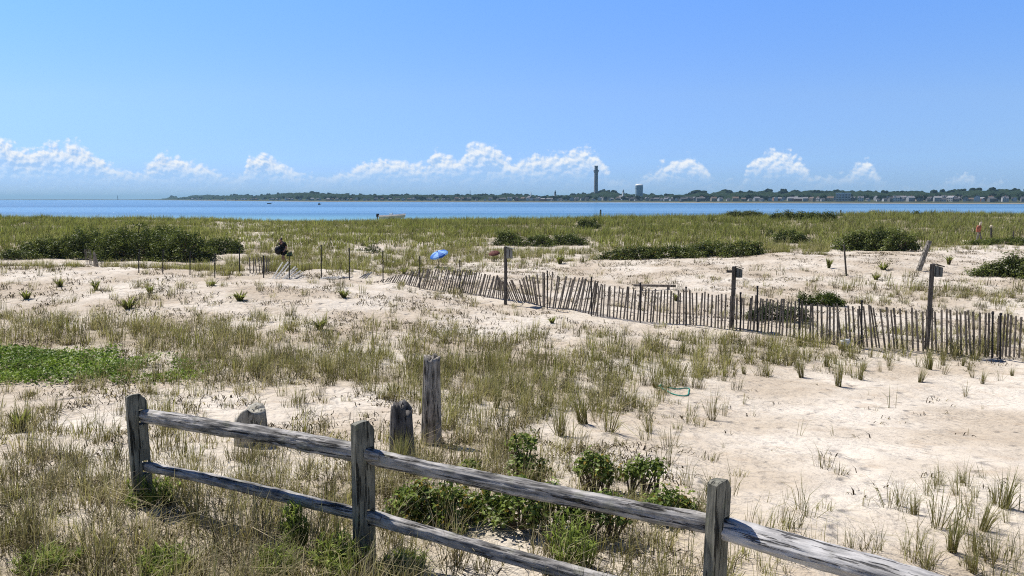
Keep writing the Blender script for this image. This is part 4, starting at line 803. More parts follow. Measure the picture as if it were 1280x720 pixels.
def nest_box(p, tp, bp, label, pale, bw, side):
    g = hit(p, bp); h = at(p, tp, g.y).z - g.z; t = empty('nest_box_post', g); tag(t, label, 'nest box', 'nest boxes on posts along the slat fence')
    w = .105 if not pale else .09
    pm = MB(); pm.tube([(-.01, 0, -.4), (0.004, 0, h * .5), (0, 0, h)], [w * .62, w * .60, w * .58], 4).build('post', MT['stake'], t)
    d = dep(g) / FPX; s = bw * d; hb = s * 1.75; x0 = side; z0 = h - hb * .62
    bx = MB(); f = Matrix.Rotation(0, 3, 'Z'); hs = s / 2; q = .30 * s
    bx.add([(x0, -hs * .9, z0 - hb / 2), (x0 + s, -hs * .9, z0 - hb / 2), (x0 + s, hs * .9, z0 - hb / 2), (x0, hs * .9, z0 - hb / 2), (x0, -hs * .9, z0 + hb / 2), (x0 + s, -hs * .9, z0 + hb / 2 - q), (x0 + s, hs * .9, z0 + hb / 2 - q), (x0, hs * .9, z0 + hb / 2)], [(3, 2, 1, 0), (4, 5, 6, 7), (0, 1, 5, 4), (1, 2, 6, 5), (2, 3, 7, 6), (3, 0, 4, 7)])
    bo = bx.build('box', MT['palebox' if pale else 'boxwood'], t); a = math.atan2(q, s)
    MB().box((x0 + s * .54, 0, z0 + hb / 2 - q / 2 + .03), (s * 1.30, s * 1.2, .022), rot=Matrix.Rotation(a, 3, 'Y')).build('roof', MT['palebox' if pale else 'stake'], bo)
    MB().lathe([(.022, -.003), (.022, .003)], 10, (0, 0, 0)).build('entrance_hole', MT['black'], bo, (x0 + s + .004, 0, z0 + hb * .12)).rotation_euler = (0, math.pi / 2, 0)
    MB().box((x0 + s * .5, -hs * .9 - .004, z0), (s * .12, .008, hb * .7)).build('side_batten', MT['stake'], bo)
    return t
nest_box(632, 308, 381, 'nest box on a thin dark post, its box pale grey, leftmost of three', True, 7.5, .03)
nb = nest_box(915, 333, 410, 'nest box on a dark post left of the loose grey green shrub', False, 7.0, .06); MB().box((-.12, 0, gnd(nb.location.x, nb.location.y) * 0 + 1.62), (.16, .04, .07)).build('peg', MT['stake'], nb)
nest_box(1158.5, 330, 437, 'nest box on the thickest dark post, rightmost of three', False, 8.0, .07)
# plank behind the fence
g = hit(818, 363); k = dep(g) / FPX
pl = MB().box((0, 0, .20), (53 * k, .16, .09), rot=Matrix.Rotation(.02, 3, 'Y')).box((-.55, .02, .05), (.12, .12, .24)).box((.6, .02, .05), (.1, .1, .24)); tag(pl.build('driftwood_plank', MT['slat'], None, g, .04), 'long weathered plank lying low behind the slat fence', 'plank')
# white scrap under the fence
g = hit(1051, 428)
def scrap():
    bm = bmesh.new(); bmesh.ops.create_icosphere(bm, subdivisions=3, radius=.12)
    for v in bm.verts: v.co = Vector((v.co.x * 1.3, v.co.y * .6, v.co.z * .7)) * (1 + .5 * mnoise.noise(v.co * 14))
    me = bpy.data.meshes.new('litter_scrap'); bm.to_mesh(me); bm.free(); tag(link('litter_scrap', me, MT['white'], None, g + Vector((0, -.3, .06))), 'small crumpled white scrap at the foot of the slat fence', 'litter')
scrap()

# ------------------------------------------------------------------ umbrellas, cloth, rope
def umbrella(p, tp, bp, wpx, hpx, label, tilt, cA, cB, name='beach_umbrella'):
    g = hit(p, bp); k = dep(g) / FPX; c = at(p, tp + hpx, g.y) - g; Rr = wpx * k / 2; Hh = hpx * k * .8; t = empty(name, g); tag(t, label, 'umbrella', 'beach umbrellas behind the slat fence')
    rot = Matrix.Rotation(tilt, 3, 'Y') @ Matrix.Rotation(R(18), 3, 'X'); n = 8
    for s in range(2):
        mb = MB()
        for q in range(s, n, 2):
            a0, a1 = 2 * math.pi * q / n, 2 * math.pi * (q + 1) / n; vs = []; m = 4
            for i in range(m + 1):
                u = i / m; r = Rr * math.sin(u * 1.45) / math.sin(1.45); z = Hh * (math.cos(u * 1.45))
                for a in (a0, (a0 + a1) / 2, a1): sag = .05 * Rr * u if a == (a0 + a1) / 2 else 0; vs.append(c + rot @ Vector((r * math.cos(a), r * math.sin(a), z - sag)))
            vs2 = [v + rot @ Vector((0, 0, .012)) for v in vs]; w = len(vs); fs = []
            for i in range(m):
                for j in range(2): A = i * 3 + j; fs += [(A, A + 1, A + 4, A + 3), (w + A + 3, w + A + 4, w + A + 1, w + A)]
            fs.append((m * 3, m * 3 + 1, w + m * 3 + 1, w + m * 3)); fs.append((m * 3 + 1, m * 3 + 2, w + m * 3 + 2, w + m * 3 + 1)); mb.add(vs + vs2, fs)
        mb.build('canopy', MT[cA if s == 0 else cB], t)
    MB().tube([(0, 0, -.3), c + rot @ Vector((0, 0, Hh + .08))], .018, 7).build('pole', MT['stake'], t)
    rb = MB()
    for q in range(n): a = 2 * math.pi * q / n; rb.tube([c + rot @ Vector((0, 0, Hh * .75)), c + rot @ Vector((Rr * .93 * math.cos(a), Rr * .93 * math.sin(a), Hh * .12))], .006, 4)
    rb.build('ribs', MT['darkmetal'], t)
umbrella(549, 313.5, 334, 24, 5.5, 'tilted blue and white beach umbrella above the slat fence', R(-18), 'blue', 'pale')
umbrella(618, 313, 326, 14, 4.5, 'low rust brown umbrella half hidden in the grass left of the pale nest box', R(-8), 'rust', 'rust')
def red_cloth():
    g = hit(1223, 303); k = dep(g) / FPX; t = empty('marker_cloth', g); tag(t, 'faded red and cream cloth hung on grey driftwood stakes at the right', 'cloth')
    for i, (a, b_) in enumerate((((-3.5, 0), (.5, 24)), ((4.5, 0), (-.5, 20)), ((0, 0), (2, 26)), ((7, 0), (1.5, 12)))):
        MB().tube([(a[0] * k, .1 * i, -.2), ((a[0] + b_[0]) / 2 * k + .02, .06 * i, b_[1] * k / 2), (b_[0] * k, .02, b_[1] * k)], [.055, .05, .035], 6).build('stick', MT['pile'], t)
    def drape(nm, pts, m):
        b = MB(); w = len(pts)
        fr = [(x * k, -.10 + .05 * math.sin(i * 2.3), z * k) for i, (x, z) in enumerate(pts)]; bk = [(x, y + .10, z) for x, y, z in fr]; n_ = w // 2; fs = []
        for i in range(n_ - 1): fs += [(2 * i, 2 * i + 1, 2 * i + 3, 2 * i + 2), (w + 2 * i + 2, w + 2 * i + 3, w + 2 * i + 1, w + 2 * i), (2 * i, 2 * i + 2, w + 2 * i + 2, w + 2 * i), (2 * i + 3, 2 * i + 1, w + 2 * i + 1, w + 2 * i + 3)]
        fs += [(0, w, w + 1, 1), (w - 2, w - 1, 2 * w - 1, 2 * w - 2)]; b.add(fr + bk, fs).build(nm, m, t)
    drape('red_cloth', [(-4.2, 13), (.8, 12.4), (-4.4, 16), (1.6, 16), (-3.6, 19), (1.5, 19), (-2.4, 21), (.6, 21.5)], MT['red']); drape('cream_cloth', [(-2, 19.6), (1.2, 19), (-1.4, 22), (2, 22), (-.2, 25), (2.2, 25.4)], MT['cream'])
red_cloth()
def rope():
    c = hit(845, 489); k = dep(c) / FPX; pts = []
    for i in range(41):
        a = 6.0 * i / 40 + 2.6; r = 1 + .10 * math.sin(3 * a); x = 17 * k * math.cos(a) * r + i * .001; y = .30 * math.sin(a) * r + .12 * math.cos(2 * a); pts.append(Vector((x, y, gnd(c.x + x, c.y + y) - c.z + .014)))
    t = empty('rope_loop', c); tag(t, 'loop of thin green rope lying on the open sand', 'rope'); MB().tube(pts, .010, 7).build('strand', MT['rope'], t, smooth=True)
    MB().tube([pts[0] + Vector((-.05, 0, 0)), pts[0] + Vector((.0, 0, .02)), pts[0] + Vector((.06, .01, 0))], [.012, .024, .012], 7).build('knot', MT['rope'], t)
rope()

# ------------------------------------------------------------------ person walking with a big black bag
def skin_body(name, joints, edges, m, parent, sub=2):
    me = bpy.data.meshes.new(name); me.from_pydata([j[0] for j in joints], edges, []); o = link(name, me, None, parent); o.modifiers.new('skin', 'SKIN')
    for i, j in enumerate(joints): me.skin_vertices[0].data[i].radius = j[1] if hasattr(j[1], '__len__') else (j[1], j[1]); me.skin_vertices[0].data[i].use_root = i == 0
    sb = o.modifiers.new('sub', 'SUBSURF'); sb.levels = sub; sb.render_levels = sub; bpy.context.view_layer.update()
    ev = o.evaluated_get(bpy.context.evaluated_depsgraph_get()); m2 = bpy.data.meshes.new_from_object(ev); o.modifiers.clear(); o.data = m2; m2.materials.clear(); m2.materials.append(m); m2.polygons.foreach_set('use_smooth', [True] * len(m2.polygons)); bpy.data.meshes.remove(me); return o
def person():
    g = hit(355, 331.5); k = dep(g) / FPX; h = at(355, 297, g.y).z - g.z; s = h / 1.74
    t = empty('person', g, R(-40)); t.scale = (s * 1.15, s * 1.15, s); tag(t, 'person in black clothes walking through the grass carrying a big black bag', 'person')
    # local frame: the person faces -Y turned to the right of the picture, leaning slightly forward
    J = [((0, 0, .93), .14), ((0, -.02, 1.10), (.155, .11)), ((0, -.05, 1.28), (.17, .12)), ((0, -.09, 1.42), (.13, .10)), ((0, -.12, 1.50), .055), ((0, -.15, 1.60), (.078, .09)), ((0, -.155, 1.67), (.075, .085)),
         ((.10, 0, .88), .095), ((.11, -.16, .50), .065), ((.11, -.10, .28), .055), ((.11, -.04, .09), .04), ((.11, -.17, .04), .035),
         ((-.10, 0, .88), .095), ((-.11, .05, .50), .065), ((-.11, .16, .29), .055), ((-.11, .27, .14), .04), ((-.11, .18, .05), .035),
         ((.20, -.06, 1.40), .07), ((.27, .02, 1.14), .05), ((.27, -.14, .93), .038), ((.27, -.20, .86), .036),
         ((-.20, -.06, 1.40), .07), ((-.30, .06, 1.16), .05), ((-.30, -.06, .94), .038), ((-.30, -.10, .86), .036), ((0, -.245, 1.615), .018)]
    E = [(0, 1), (1, 2), (2, 3), (3, 4), (4, 5), (5, 6), (0, 7), (7, 8), (8, 9), (9, 10), (10, 11), (0, 12), (12, 13), (13, 14), (14, 15), (15, 16), (3, 17), (17, 18), (18, 19), (19, 20), (3, 21), (21, 22), (22, 23), (23, 24), (5, 25)]
    skin_body('body', J, E, MT['skin'], t)
    Jr = [((0, -.005, .90), .18), ((0, -.02, 1.10), (.19, .145)), ((0, -.05, 1.28), (.205, .15)), ((0, -.085, 1.43), (.15, .12)), ((.21, -.06, 1.40), .095), ((.265, 0, 1.20), .075), ((-.21, -.06, 1.40), .095), ((-.29, .04, 1.21), .075)]
    skin_body('shirt', Jr, [(0, 1), (1, 2), (2, 3), (3, 4), (4, 5), (3, 6), (6, 7)], MT['cloth'], t)
    Js = [((0, 0, .93), .17), ((.10, -.02, .84), .125), ((.115, -.10, .60), .10), ((-.10, 0, .84), .125), ((-.115, .02, .60), .10)]
    skin_body('shorts', Js, [(0, 1), (1, 2), (0, 3), (3, 4)], MT['cloth'], t)
    skin_body('hair', [((0, -.12, 1.60), (.07, .06)), ((0, -.12, 1.69), (.088, .095)), ((0, -.15, 1.735), (.06, .07))], [(0, 1), (1, 2)], MT['hair'], t)
    for sx in (-1, 1): MB().box((sx * .115, (-.14 if sx > 0 else .22), .035), (.09, .25, .07), taper=.8).build('shoe', MT['black'], t)
    # bag hanging at the left of the picture, green folding seat in the front hand
    bg = empty('tote_bag', g + Vector((-5.4 * k, -.16, 0))); tag(bg, 'big round black bag carried by the walking person', 'bag'); bm = bmesh.new(); bmesh.ops.create_icosphere(bm, subdivisions=3, radius=1)
    for v in bm.verts: v.co = Vector((v.co.x * 4.6 * k, v.co.y * .22, v.co.z * 5.6 * k)) * (1 + .08 * mnoise.noise(v.co * 3)); v.co.z += h - 15.6 * k
    me = bpy.data.meshes.new('sack'); bm.to_mesh(me); bm.free(); me.polygons.foreach_set('use_smooth', [True] * len(me.polygons)); link('sack', me, MT['bag'], bg)
    MB().tube([(-2 * k, 0, h - 10.5 * k), (1.5 * k, 0, h - 6.5 * k), (5 * k, 0, h - 5.2 * k)], .025, 6).build('strap', MT['bag'], bg)
    gs = empty('folding_seat', g + Vector((7 * k, -.02, 0))); tag(gs, 'small green folding seat held in front by the walking person', 'folding seat')
    MB().box((0, 0, h - 20.5 * k), (5 * k, .25, 3.6 * k), rot=Matrix.Rotation(-.25, 3, 'Y')).build('canvas', MT['green'], gs); fr = MB()
    for yy in (-.14, .14): fr.tube([(-3 * k, yy, h - 22.6 * k), (3.4 * k, yy, h - 22.2 * k)], .03, 6).tube([(2.9 * k, yy, h - 22.4 * k), (2.4 * k, yy, h - 16.5 * k)], .022, 6)
    fr.build('frame', MT['black'], gs)
person()

# ------------------------------------------------------------------ old piles
def old_pile(name, p, tp, bp, wt, wb, mt, label, top_shape, lean=(0, 0), n=26):
    g = hit(p, bp); k = dep(g) / FPX; h = at(p, tp, g.y).z - g.z; r0, r1 = wb * k / 2, wt * k / 2; rows = 30; vs = []; fs = []; sd_ = p * .1
    for i in range(rows + 1):
        q = i / rows
        for a in range(n):
            th = 2 * math.pi * a / n; c, s_ = math.cos(th), math.sin(th); r = r0 + (r1 - r0) * q; r *= 1 + .10 * mnoise.noise(Vector((c * 1.3 + sd_, s_ * 1.3, q * .8))) + .045 * mnoise.noise(Vector((c * 5, s_ * 5 + sd_, q * 1.6)))
            zt = h * top_shape(c, s_, sd_); z = -.4 + (zt + .4) * q; vs.append((r * c + lean[0] * h * max(0, z / h), r * s_ * .95 + lean[1] * max(0, z), z))
    for i in range(rows):
        for a in range(n): fs.append((i * n + a, i * n + (a + 1) % n, (i + 1) * n + (a + 1) % n, (i + 1) * n + a))
    base = rows * n                                                       # rough hollow top in two rings
    for ring, (sc, dz) in enumerate(((.62, -.012), (.25, -.03))):
        for a in range(n):
            x, y, z = vs[rows * n + a]; cx, cy = lean[0] * h, lean[1] * h; vs.append((cx + (x - cx) * sc, cy + (y - cy) * sc, z * .85 + h * top_shape(0, 0, sd_) * .15 + dz * (1 + .8 * mnoise.noise(Vector((x * 30, y * 30, 1))))))
        o0 = (rows + ring) * n
        for a in range(n): fs.append((o0 + a, o0 + (a + 1) % n, o0 + n + (a + 1) % n, o0 + n + a))
    fs.append(tuple((rows + 2) * n + a for a in range(n)))
    o = MB().add(vs, fs).build(name, MT[mt], None, g, 0, True); tag(o, label, 'wooden pile'); return o, g, k, h
old_pile('old_pile', 539, 446, 554.5, 20, 29, 'pile', 'tall weathered grey wooden pile standing in the sand', lambda c, s, d: 1 + .030 * mnoise.noise(Vector((c * 3 + d, s * 3, 0))) * 1.6 - .03 * max(0, c * .3 - s * .5) + .02 * (c < -.3) + .05 * mnoise.noise(Vector((c * 7, s * 7, 2))), (.022, 0))
o, g, k, h = old_pile('old_pile', 503, 500, 572, 27, 38, 'darkpile', 'short dark charred looking pile with a ragged split top', lambda c, s, d: .95 + .10 * mnoise.noise(Vector((c * 3.2 + d, s * 3.2, 0))) * 1.6 - .26 * max(0, c) ** 2 - .14 * max(0, -c) ** 2 + .05 * mnoise.noise(Vector((c * 8, s * 8, 4))))
o, g, k, h = old_pile('old_pile', 315, 503, 556, 38, 50, 'palepile', 'pale broken pile with a sloping split top behind the split rail fence', lambda c, s, d: .92 + .08 * mnoise.noise(Vector((c * 3 + d, s * 3, 0))) - .30 * max(0, -c) ** 1.2 - .10 * max(0, c))

# ------------------------------------------------------------------ split rail fence
def rail_fence():
    P = [dict(px=172, top=492, Y=6.0), dict(px=451, top=526, Y=5.05), dict(px=895, top=598, Y=4.28)]
    W_, T_ = .145, .08; yaw = R(-50) + math.pi / 2            # the slotted broad face looks along -50 degrees
    pos = []
    for q in P: v = at(q['px'], q['top'], q['Y']); pos.append(v)
    pos.append(Vector((3.27, 3.2, .60)))
    root = empty('split_rail_fence', Vector((pos[1].x, pos[1].y, gnd(pos[1].x, pos[1].y)))); tag(root, 'weathered grey split rail fence with two rails crossing the foreground', 'fence'); O = root.location
    slots = []
    up_py = [521, 569, 657]; lo_py = [584, 646, 764]
    for i in range(3):
        zu = at(P[i]['px'], up_py[i], P[i]['Y']).z; zl = at(P[i]['px'], lo_py[i], P[i]['Y']).z if lo_py[i] else zu - .37; slots.append((zu, zl))
    slots.append((.375, -.02))
    for i, tp in enumerate(pos):
        zt = tp.z; zb = gnd(tp.x, tp.y) - .35; zu, zl = slots[i]; o = Vector((tp.x, tp.y, zb))
        sx0, sx1 = (.005, .062); xs = [-W_ / 2, -W_ / 4, sx0, (sx0 + sx1) / 2, sx1, W_ / 2]; hs = .062
        zs = sorted(set([0, .25, .5, zl - hs - zb, zl - zb, zl + hs - zb, zu - hs - zb, zu - zb, zu + hs - zb, (zu + hs + zt) / 2 - zb, zt - zb - .02, zt - zb])); zs = [z for j, z in enumerate(zs) if j == 0 or z - zs[j - 1] > .004]
        vid = {}; V = []; F = []
        def vert(ix, iz, side):
            key = (ix, iz, side)
            if key not in vid:
                x, z = xs[ix], zs[iz]; top = iz >= len(zs) - 2; edge = ix in (0, len(xs) - 1); x2 = x; z2 = z
                if iz == len(zs) - 1:
                    z2 -= (.035 if x > W_ * .3 else (.0 if x > -W_ * .3 else .012)) + (.012 if side else 0); x2 *= .93 if x < 0 else .80
                if iz == len(zs) - 2 and x > W_ * .3: z2 -= .05
                yb = (T_ / 2) * (1 if side else -1) * (.84 if edge else 1.0); nz_ = mnoise.noise(Vector((x * 14 + i * 7, z * 6, side * 5))); vid[key] = len(V); V.append((x2 + .004 * nz_, yb + .004 * mnoise.noise(Vector((x * 20, z * 9 + i, side))), z2 + .004 * nz_ * (iz > 0)))
            return vid[key]
        def hole(ix, iz):
            if not 0 <= ix < len(xs) - 1 or not 0 <= iz < len(zs) - 1: return None
            zc = (zs[iz] + zs[iz + 1]) / 2 + zb; xc = (xs[ix] + xs[ix + 1]) / 2; return sx0 < xc < sx1 and (abs(zc - zu) < hs or abs(zc - zl) < hs)
        for ix in range(len(xs) - 1):
            for iz in range(len(zs) - 1):
                if hole(ix, iz): continue
                F.append((vert(ix, iz, 0), vert(ix + 1, iz, 0), vert(ix + 1, iz + 1, 0), vert(ix, iz + 1, 0))); F.append((vert(ix, iz + 1, 1), vert(ix + 1, iz + 1, 1), vert(ix + 1, iz, 1), vert(ix, iz, 1)))
                for (jx, jz, A, B) in ((ix - 1, iz, (ix, iz), (ix, iz + 1)), (ix + 1, iz, (ix + 1, iz + 1), (ix + 1, iz)), (ix, iz - 1, (ix + 1, iz), (ix, iz)), (ix, iz + 1, (ix, iz + 1), (ix + 1, iz + 1))):
                    h_ = hole(jx, jz)
                    if h_ is None or h_: F.append((vert(*A, 0), vert(*B, 0), vert(*B, 1), vert(*A, 1)))
        me = bpy.data.meshes.new('post'); me.from_pydata(V, [], F); me.update()
        po = link('post', me, MT['post'], root, o - O, yaw); po.rotation_euler = (R(.8 * (i - 1)), R(-.6 if i == 0 else .5), yaw)
    ex, ey = Vector((math.cos(yaw), math.sin(yaw), 0)), Vector((-math.sin(yaw), math.cos(yaw), 0))
    def rail(A, B, rA, rB, rz, seed, flat=0.0, roll=0.0, tA=.20, tB=.20):
        d = B - A; L = d.length; rows = 96; n = 40; vs = []; fs = []
        for i in range(rows + 1):
            q = i / rows; x = q * L; r = rA + (rB - rA) * q; end = min(sstep(0, tA, x), sstep(0, tB, L - x)); e = .45 + .55 * float(end); bow = .016 * math.sin(q * 3.1) * math.sin(seed)
            for a in range(n):
                th = 2 * math.pi * a / n; c, s = math.cos(th), math.sin(th)
                kx = (abs(c) ** 3 + abs(s) ** 3) ** (-1 / 3) if flat else 1.0; kx = 1 + (kx - 1) * flat
                w = 1 + .20 * mnoise.noise(Vector((x * 1.3 + seed, c * 1.2, s * 1.2))) + .10 * mnoise.noise(Vector((x * 1.8, c * 4 + seed, s * 4))) + .16 * mnoise.noise(Vector((x * 5.5 + seed, c * 8, s * 8))) + .09 * mnoise.noise(Vector((x * 14, c * 16 + seed, s * 16)))
                vs.append((x, r * c * w * kx * e * .92, r * s * w * kx * (e * .9 + .1) * rz + bow))
        for i in range(rows):
            for a in range(n): fs.append((i * n + a, (i + 1) * n + a, (i + 1) * n + (a + 1) % n, i * n + (a + 1) % n))
        fs.append(tuple(range(n))); fs.append(tuple(rows * n + a for a in range(n - 1, -1, -1)))
        o = MB().add(vs, fs).build('rail', MT['palerail' if roll else 'rail'], root, A - O, None, True); o.rotation_mode = 'QUATERNION'
        X = d.normalized(); Yv = Vector((0, 0, 1)).cross(X).normalized(); Z = X.cross(Yv); Yv, Z = Yv * math.cos(roll) + Z * math.sin(roll), Z * math.cos(roll) - Yv * math.sin(roll); o.rotation_quaternion = Matrix((X, Yv, Z)).transposed().to_quaternion(); return o
    sl = lambda i, k, dx=0, dy=0, dz=0: Vector((pos[i].x, pos[i].y, slots[i][k])) + ex * (.033 + dx) + ey * dy + Vector((0, 0, dz))
    dirn = lambda a, b: (b - a).normalized()
    def span(a, b, k, rA, rB, rz, seed, offA=0.0, offB=0.0, flat=0.0, zo=(0, 0), ov=.13, roll=0.0):
        A, B = sl(a, k, offA, 0, zo[0]), sl(b, k, offB, 0, zo[1]); d = dirn(A, B); rail(A - d * ov, B + d * ov, rA, rB, rz, seed, flat, roll)
    span(0, 1, 0, .058, .060, 1.0, 1.3, 0, -.014, .3, (0, .004)); span(1, 2, 0, .050, .058, 1.0, 4.1, .014, -.012, .3, (-.012, 0)); span(2, 3, 0, .078, .088, .60, 7.7, .014, 0, .9, (-.02, 0), roll=R(24))
    span(0, 1, 1, .042, .045, .95, 2.2, 0, -.012, .3); span(1, 2, 1, .048, .050, .95, 5.6, .014, -.01, .4, (-.01, 0)); span(2, 3, 1, .06, .06, 1, 8.8, .012, 0, .4)
rail_fence()

# ------------------------------------------------------------------ rose bushes and green weeds by the fence
RG1, RG2 = (.05, .085, .02), (.26, .32, .075)
ROSE = [([(590, 570, 592, 15)], 'small dark green rose sprig above the rail right of the tall pile', 7.2), ([(655, 538, 560, 14), (668, 562, 590, 20), (650, 558, 600, 18), (660, 590, 620, 30)], 'tallest rose bush, leafy and dark, behind the rail in the centre', 6.9),
        ([(745, 560, 588, 22), (757, 572, 600, 12), (732, 574, 590, 10)], 'rose bush with yellowing top leaves right of the tallest one', 6.6), ([(805, 570, 590, 18), (822, 576, 590, 12), (790, 578, 600, 14)], 'small rose bush with a leafy crown leaning right over open sand', 6.5),
        ([(842, 606, 646, 34), (826, 614, 640, 22)], 'rounded rose bush close to the left of the right fence post', 5.9), ([(560, 594, 665, 52), (612, 596, 668, 36), (520, 594, 650, 34), (500, 612, 655, 20)], 'dense yellow green rose bush under the upper rail, right of the middle post', 5.7),
        ([(650, 598, 655, 40), (700, 604, 652, 34), (735, 606, 648, 26), (765, 606, 645, 22)], 'dark rose bush in the shade under the centre of the upper rail', 5.5)]
for lobes, lab, Yr in ROSE:
    o = Vector(((lobes[0][0] - 640) / FPX * Yr, Yr, 0)); o.z = gnd(o.x, o.y); L = []
    for (p, tp, bp, hw) in lobes:
        c = at(p, (tp + bp) / 2, Yr); kk = dep(c) / FPX; rx = hw * kk; hz = (bp - tp) * kk; L.append((c.x - o.x, c.y - o.y + random.uniform(-.05, .1), c.z - hz / 2 - o.z, rx, rx * .8, hz))
    bush('rose_bush', o, L, .085, .040, 1.1, RG1, RG2, lab, 'rose bush', 'rose bushes by the split rail fence', yel=.09 if 'yellow' in lab else .035)
WEED = [(425, 668, 745, 40, 'bright green feathery weed clump left of the middle post'), (715, 643, 712, 30, 'bright green weed clump under the rail in the centre'), (60, 690, 745, 34, 'bright green weed at the lower left corner'), (205, 690, 740, 30, 'yellow green weed at the bottom edge near the left post'), (345, 690, 745, 26, 'low green weed at the bottom edge left of the middle post'), (190, 596, 632, 30, 'small green weed around the foot of the left post'), (500, 700, 760, 30, 'green weed clump at the foot of the middle post'), (370, 620, 690, 18, 'slim upright green weed between the left and middle posts')]
def weeds():
    for (p, tp, bp, hw, lab) in WEED:
        g = hit(p, min(bp, 716)); k = dep(g) / FPX; h = (min(bp, 716) - tp) * k * 1.12; r = hw * k; t = empty('green_weed', g); tag(t, lab, 'weed', 'green weeds by the split rail fence'); ns = 46; BB, HH, LN, AN, C1, C2 = [], [], [], [], [], []; st = MB()
        for s in range(ns):
            a = random.uniform(0, 6.28); q = random.uniform(0, 1) ** .6; x0, y0 = math.cos(a) * r * .75 * q, math.sin(a) * r * .75 * q; hh = h * random.uniform(.45, 1.05) * (1 - .3 * q); x1, y1 = x0 + math.cos(a) * r * .4 * q, y0 + math.sin(a) * r * .4 * q
            z0 = gnd(g.x + x0, g.y + y0) - g.z; st.tube([(x0, y0, z0 - .02), ((x0 + x1) / 2, (y0 + y1) / 2, z0 + hh * .55), (x1, y1, z0 + hh)], [.003, .0025, .001], 4, False)
            for i in range(15):
                u = random.uniform(.15, 1.0); BB.append((x0 + (x1 - x0) * u, y0 + (y1 - y0) * u, z0 + hh * u)); HH.append(random.uniform(.05, .105)); LN.append(random.uniform(.2, .9)); AN.append(random.uniform(0, 6.28)); v = random.uniform(.7, 1.25); C1.append((.16 * v, .20 * v, .045 * v)); C2.append((.38 * v, .46 * v, .13 * v))
        blade_obj('leaves', (np.array(BB), np.array(HH), np.array(LN), np.array(AN), np.full(len(HH), .011), np.array(C1), np.array(C2)), MT['grass']).parent = t; st.build('stems', MT['stem'], t)
weeds()

# ------------------------------------------------------------------ separate tufts of beach grass on the open sand
def tuft_mesh(seed, n, dry, spread):
    r = np.random.default_rng(seed); a = r.uniform(0, 6.28, n); B = np.zeros((n, 3)); q = np.sqrt(r.uniform(size=n)); B[:, 0] = np.cos(a) * .09 * q; B[:, 1] = np.sin(a) * .09 * q; g = np.clip(r.normal(1 - dry, .25, (n, 1)), 0, 1)
    cb = (np.array([.17, .12, .06]) * (1 - g) + np.array([.15, .14, .05]) * g) * r.uniform(.6, 1.1, (n, 1)); ct = (np.array([.50, .42, .25]) * (1 - g) + np.array([.30, .32, .12]) * g) * r.uniform(.8, 1.2, (n, 1))
    V, l, s, c = blades(B, r.uniform(.45, 1.0, n) ** .8, np.clip(np.abs(r.normal(0, spread, n)), 0, 1.1), a + r.normal(0, .6, n), r.uniform(.009, .016, n), cb, ct); me = raw_mesh('beach_grass_tuft', V, l, s, None, c); me.materials.append(MT['grass']); return me
NT = 6
TUFT = [tuft_mesh(1, 90, .25, .22), tuft_mesh(2, 60, .4, .35), tuft_mesh(3, 16, .45, .3), tuft_mesh(4, 8, .5, .35), tuft_mesh(5, 22, .5, .45), tuft_mesh(6, 120, .2, .2)] + [tuft_mesh(11, 60, .35, .4), tuft_mesh(12, 38, .45, .5), tuft_mesh(13, 11, .45, .45), tuft_mesh(14, 5, .5, .5), tuft_mesh(15, 15, .45, .6), tuft_mesh(16, 80, .3, .35)]
KIND = ['dense green beach grass tuft', 'spreading green and straw grass tuft', 'thin sparse grass tuft', 'few thin upright grass blades', 'wide spreading thin grass tuft', 'dense green beach grass tuft']
LIST = [(1002, 437, 472, 0), (1048, 432, 483, 5), (1076, 440, 475, 0), (960, 440, 470, 1), (1162, 428, 462, 5), (1150, 447, 478, 0), (1228, 455, 480, 1), (1206, 465, 496, 4), (1216, 448, 472, 1), (1115, 455, 510, 3), (1085, 478, 494, 3), (1120, 488, 506, 3), (998, 500, 545, 3), (1042, 516, 546, 3), (1000, 578, 638, 4), (1012, 590, 646, 2), (975, 600, 655, 4), (1110, 572, 634, 4), (1082, 578, 632, 3), (1128, 585, 640, 2), (1255, 566, 636, 0), (1172, 575, 660, 4), (1200, 575, 665, 2), (1215, 590, 648, 4), (1228, 606, 664, 1), (1190, 625, 690, 0), (1140, 612, 700, 4), (1155, 640, 708, 2), (1238, 640, 705, 1), (1265, 645, 690, 2), (1100, 630, 690, 2), (1125, 622, 650, 3), (935, 600, 660, 3), (950, 612, 668, 2), (1060, 630, 700, 3), (915, 560, 620, 3), (860, 555, 610, 4), (840, 545, 600, 3), (890, 470, 525, 1), (905, 482, 520, 2), (930, 480, 505, 4), (940, 492, 520, 3), (860, 490, 530, 2), (812, 500, 540, 1), (830, 522, 550, 4), (1280, 560, 640, 3), (1270, 668, 716, 2), (1215, 665, 716, 1), (1160, 680, 735, 2), (1180, 440, 468, 2), (1250, 450, 476, 2), (1100, 440, 465, 2), (1240, 478, 492, 3), (1228, 500, 512, 3), (1095, 500, 514, 4), (905, 545, 560, 4), (1265, 400 + 55, 470, 0), (820, 455, 485, 1), (876, 452, 470, 0), (905, 450, 470, 0), (930, 448, 468, 5)]
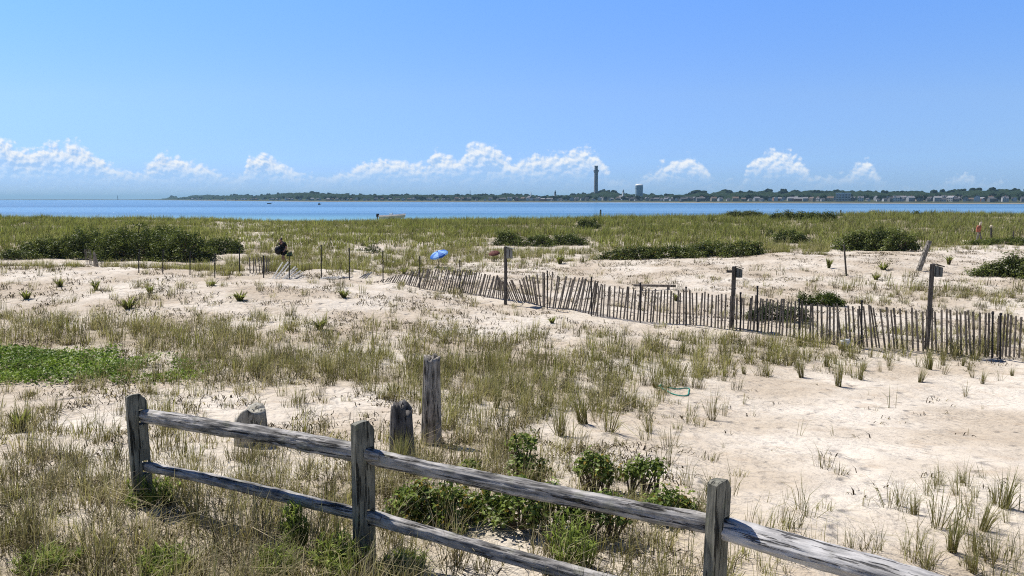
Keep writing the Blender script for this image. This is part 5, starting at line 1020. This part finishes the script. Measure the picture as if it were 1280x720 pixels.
def place_tuft(p, tp, bp, k, clean=True):
    g = hit(p, min(bp, 719)); d = dep(g); h = max(.12, (bp - tp) * d / FPX); o = link('beach_grass_tuft', TUFT[k + NT * random.randint(0, 1)], None, None, g - Vector((0, 0, .02)), random.uniform(0, 6.28)); w = h * random.uniform(.8, 1.1) if k not in (0, 5) else h * .9; o.scale = (w * random.uniform(.8, 1.25), w * random.uniform(.8, 1.25), h); o.rotation_euler = (random.gauss(0, .10), random.gauss(0, .10), o.rotation_euler[2])
    zone = 'on the open sand at the lower right' if bp > 545 else ('along the upper edge of the open sand' if p > 820 else 'among the plants by the split rail fence')
    tag(o, KIND[k] + ' ' + zone, 'grass tuft', 'tufts of beach grass on the open sand')
for p, tp, bp, k in LIST: place_tuft(p, tp, bp, k)
PATCH = [(random.uniform(880, 1290), random.uniform(600, 712)) for _ in range(13)]
for i in range(85):
    p = random.uniform(880, 1290); bp = random.choice([random.uniform(592, 716), random.uniform(600, 716), random.uniform(446, 466)])
    if bp > 590: q = random.choice(PATCH); p = q[0] + random.gauss(0, 26); bp = min(716, max(596, q[1] + random.gauss(0, 11)))
    if bp > 590 and p < 640 + (bp - 560) * 2.2 and random.random() < .5: continue
    h = (bp - 430) * .24 * random.uniform(.5, 1.15) if bp > 500 else random.uniform(14, 30); place_tuft(p, bp - h, bp, random.choice([2, 3, 3, 4, 4, 1]) if bp > 500 else random.choice([0, 1, 1, 2, 4]))
for p, tp, bp, k in ((502, 528, 592, 0), (515, 540, 596, 1), (488, 548, 594, 1), (620, 470, 510, 0), (600, 478, 505, 1), (655, 470, 520, 1), (700, 480, 545, 1), (760, 470, 540, 1), (730, 470, 530, 0), (770, 530, 552, 4), (640, 505, 560, 4), (610, 530, 585, 2), (580, 530, 575, 3)): place_tuft(p, tp, bp, k)

def haze():
    m, t, o = mat('haze_air'); v = N(t, 'ShaderNodeVolumePrincipled'); v.inputs['Color'].default_value = (.48, .80, 1.0, 1); v.inputs['Density'].default_value = HAZE; t.links.new(v.outputs[0], o.inputs['Volume'])
    tag(MB().box((0, 10250, 38), (42000, 21500, 86)).build('haze', m), 'thin bluish haze over the harbour', kind='stuff')
HAZE = .00010
if HAZE: haze()
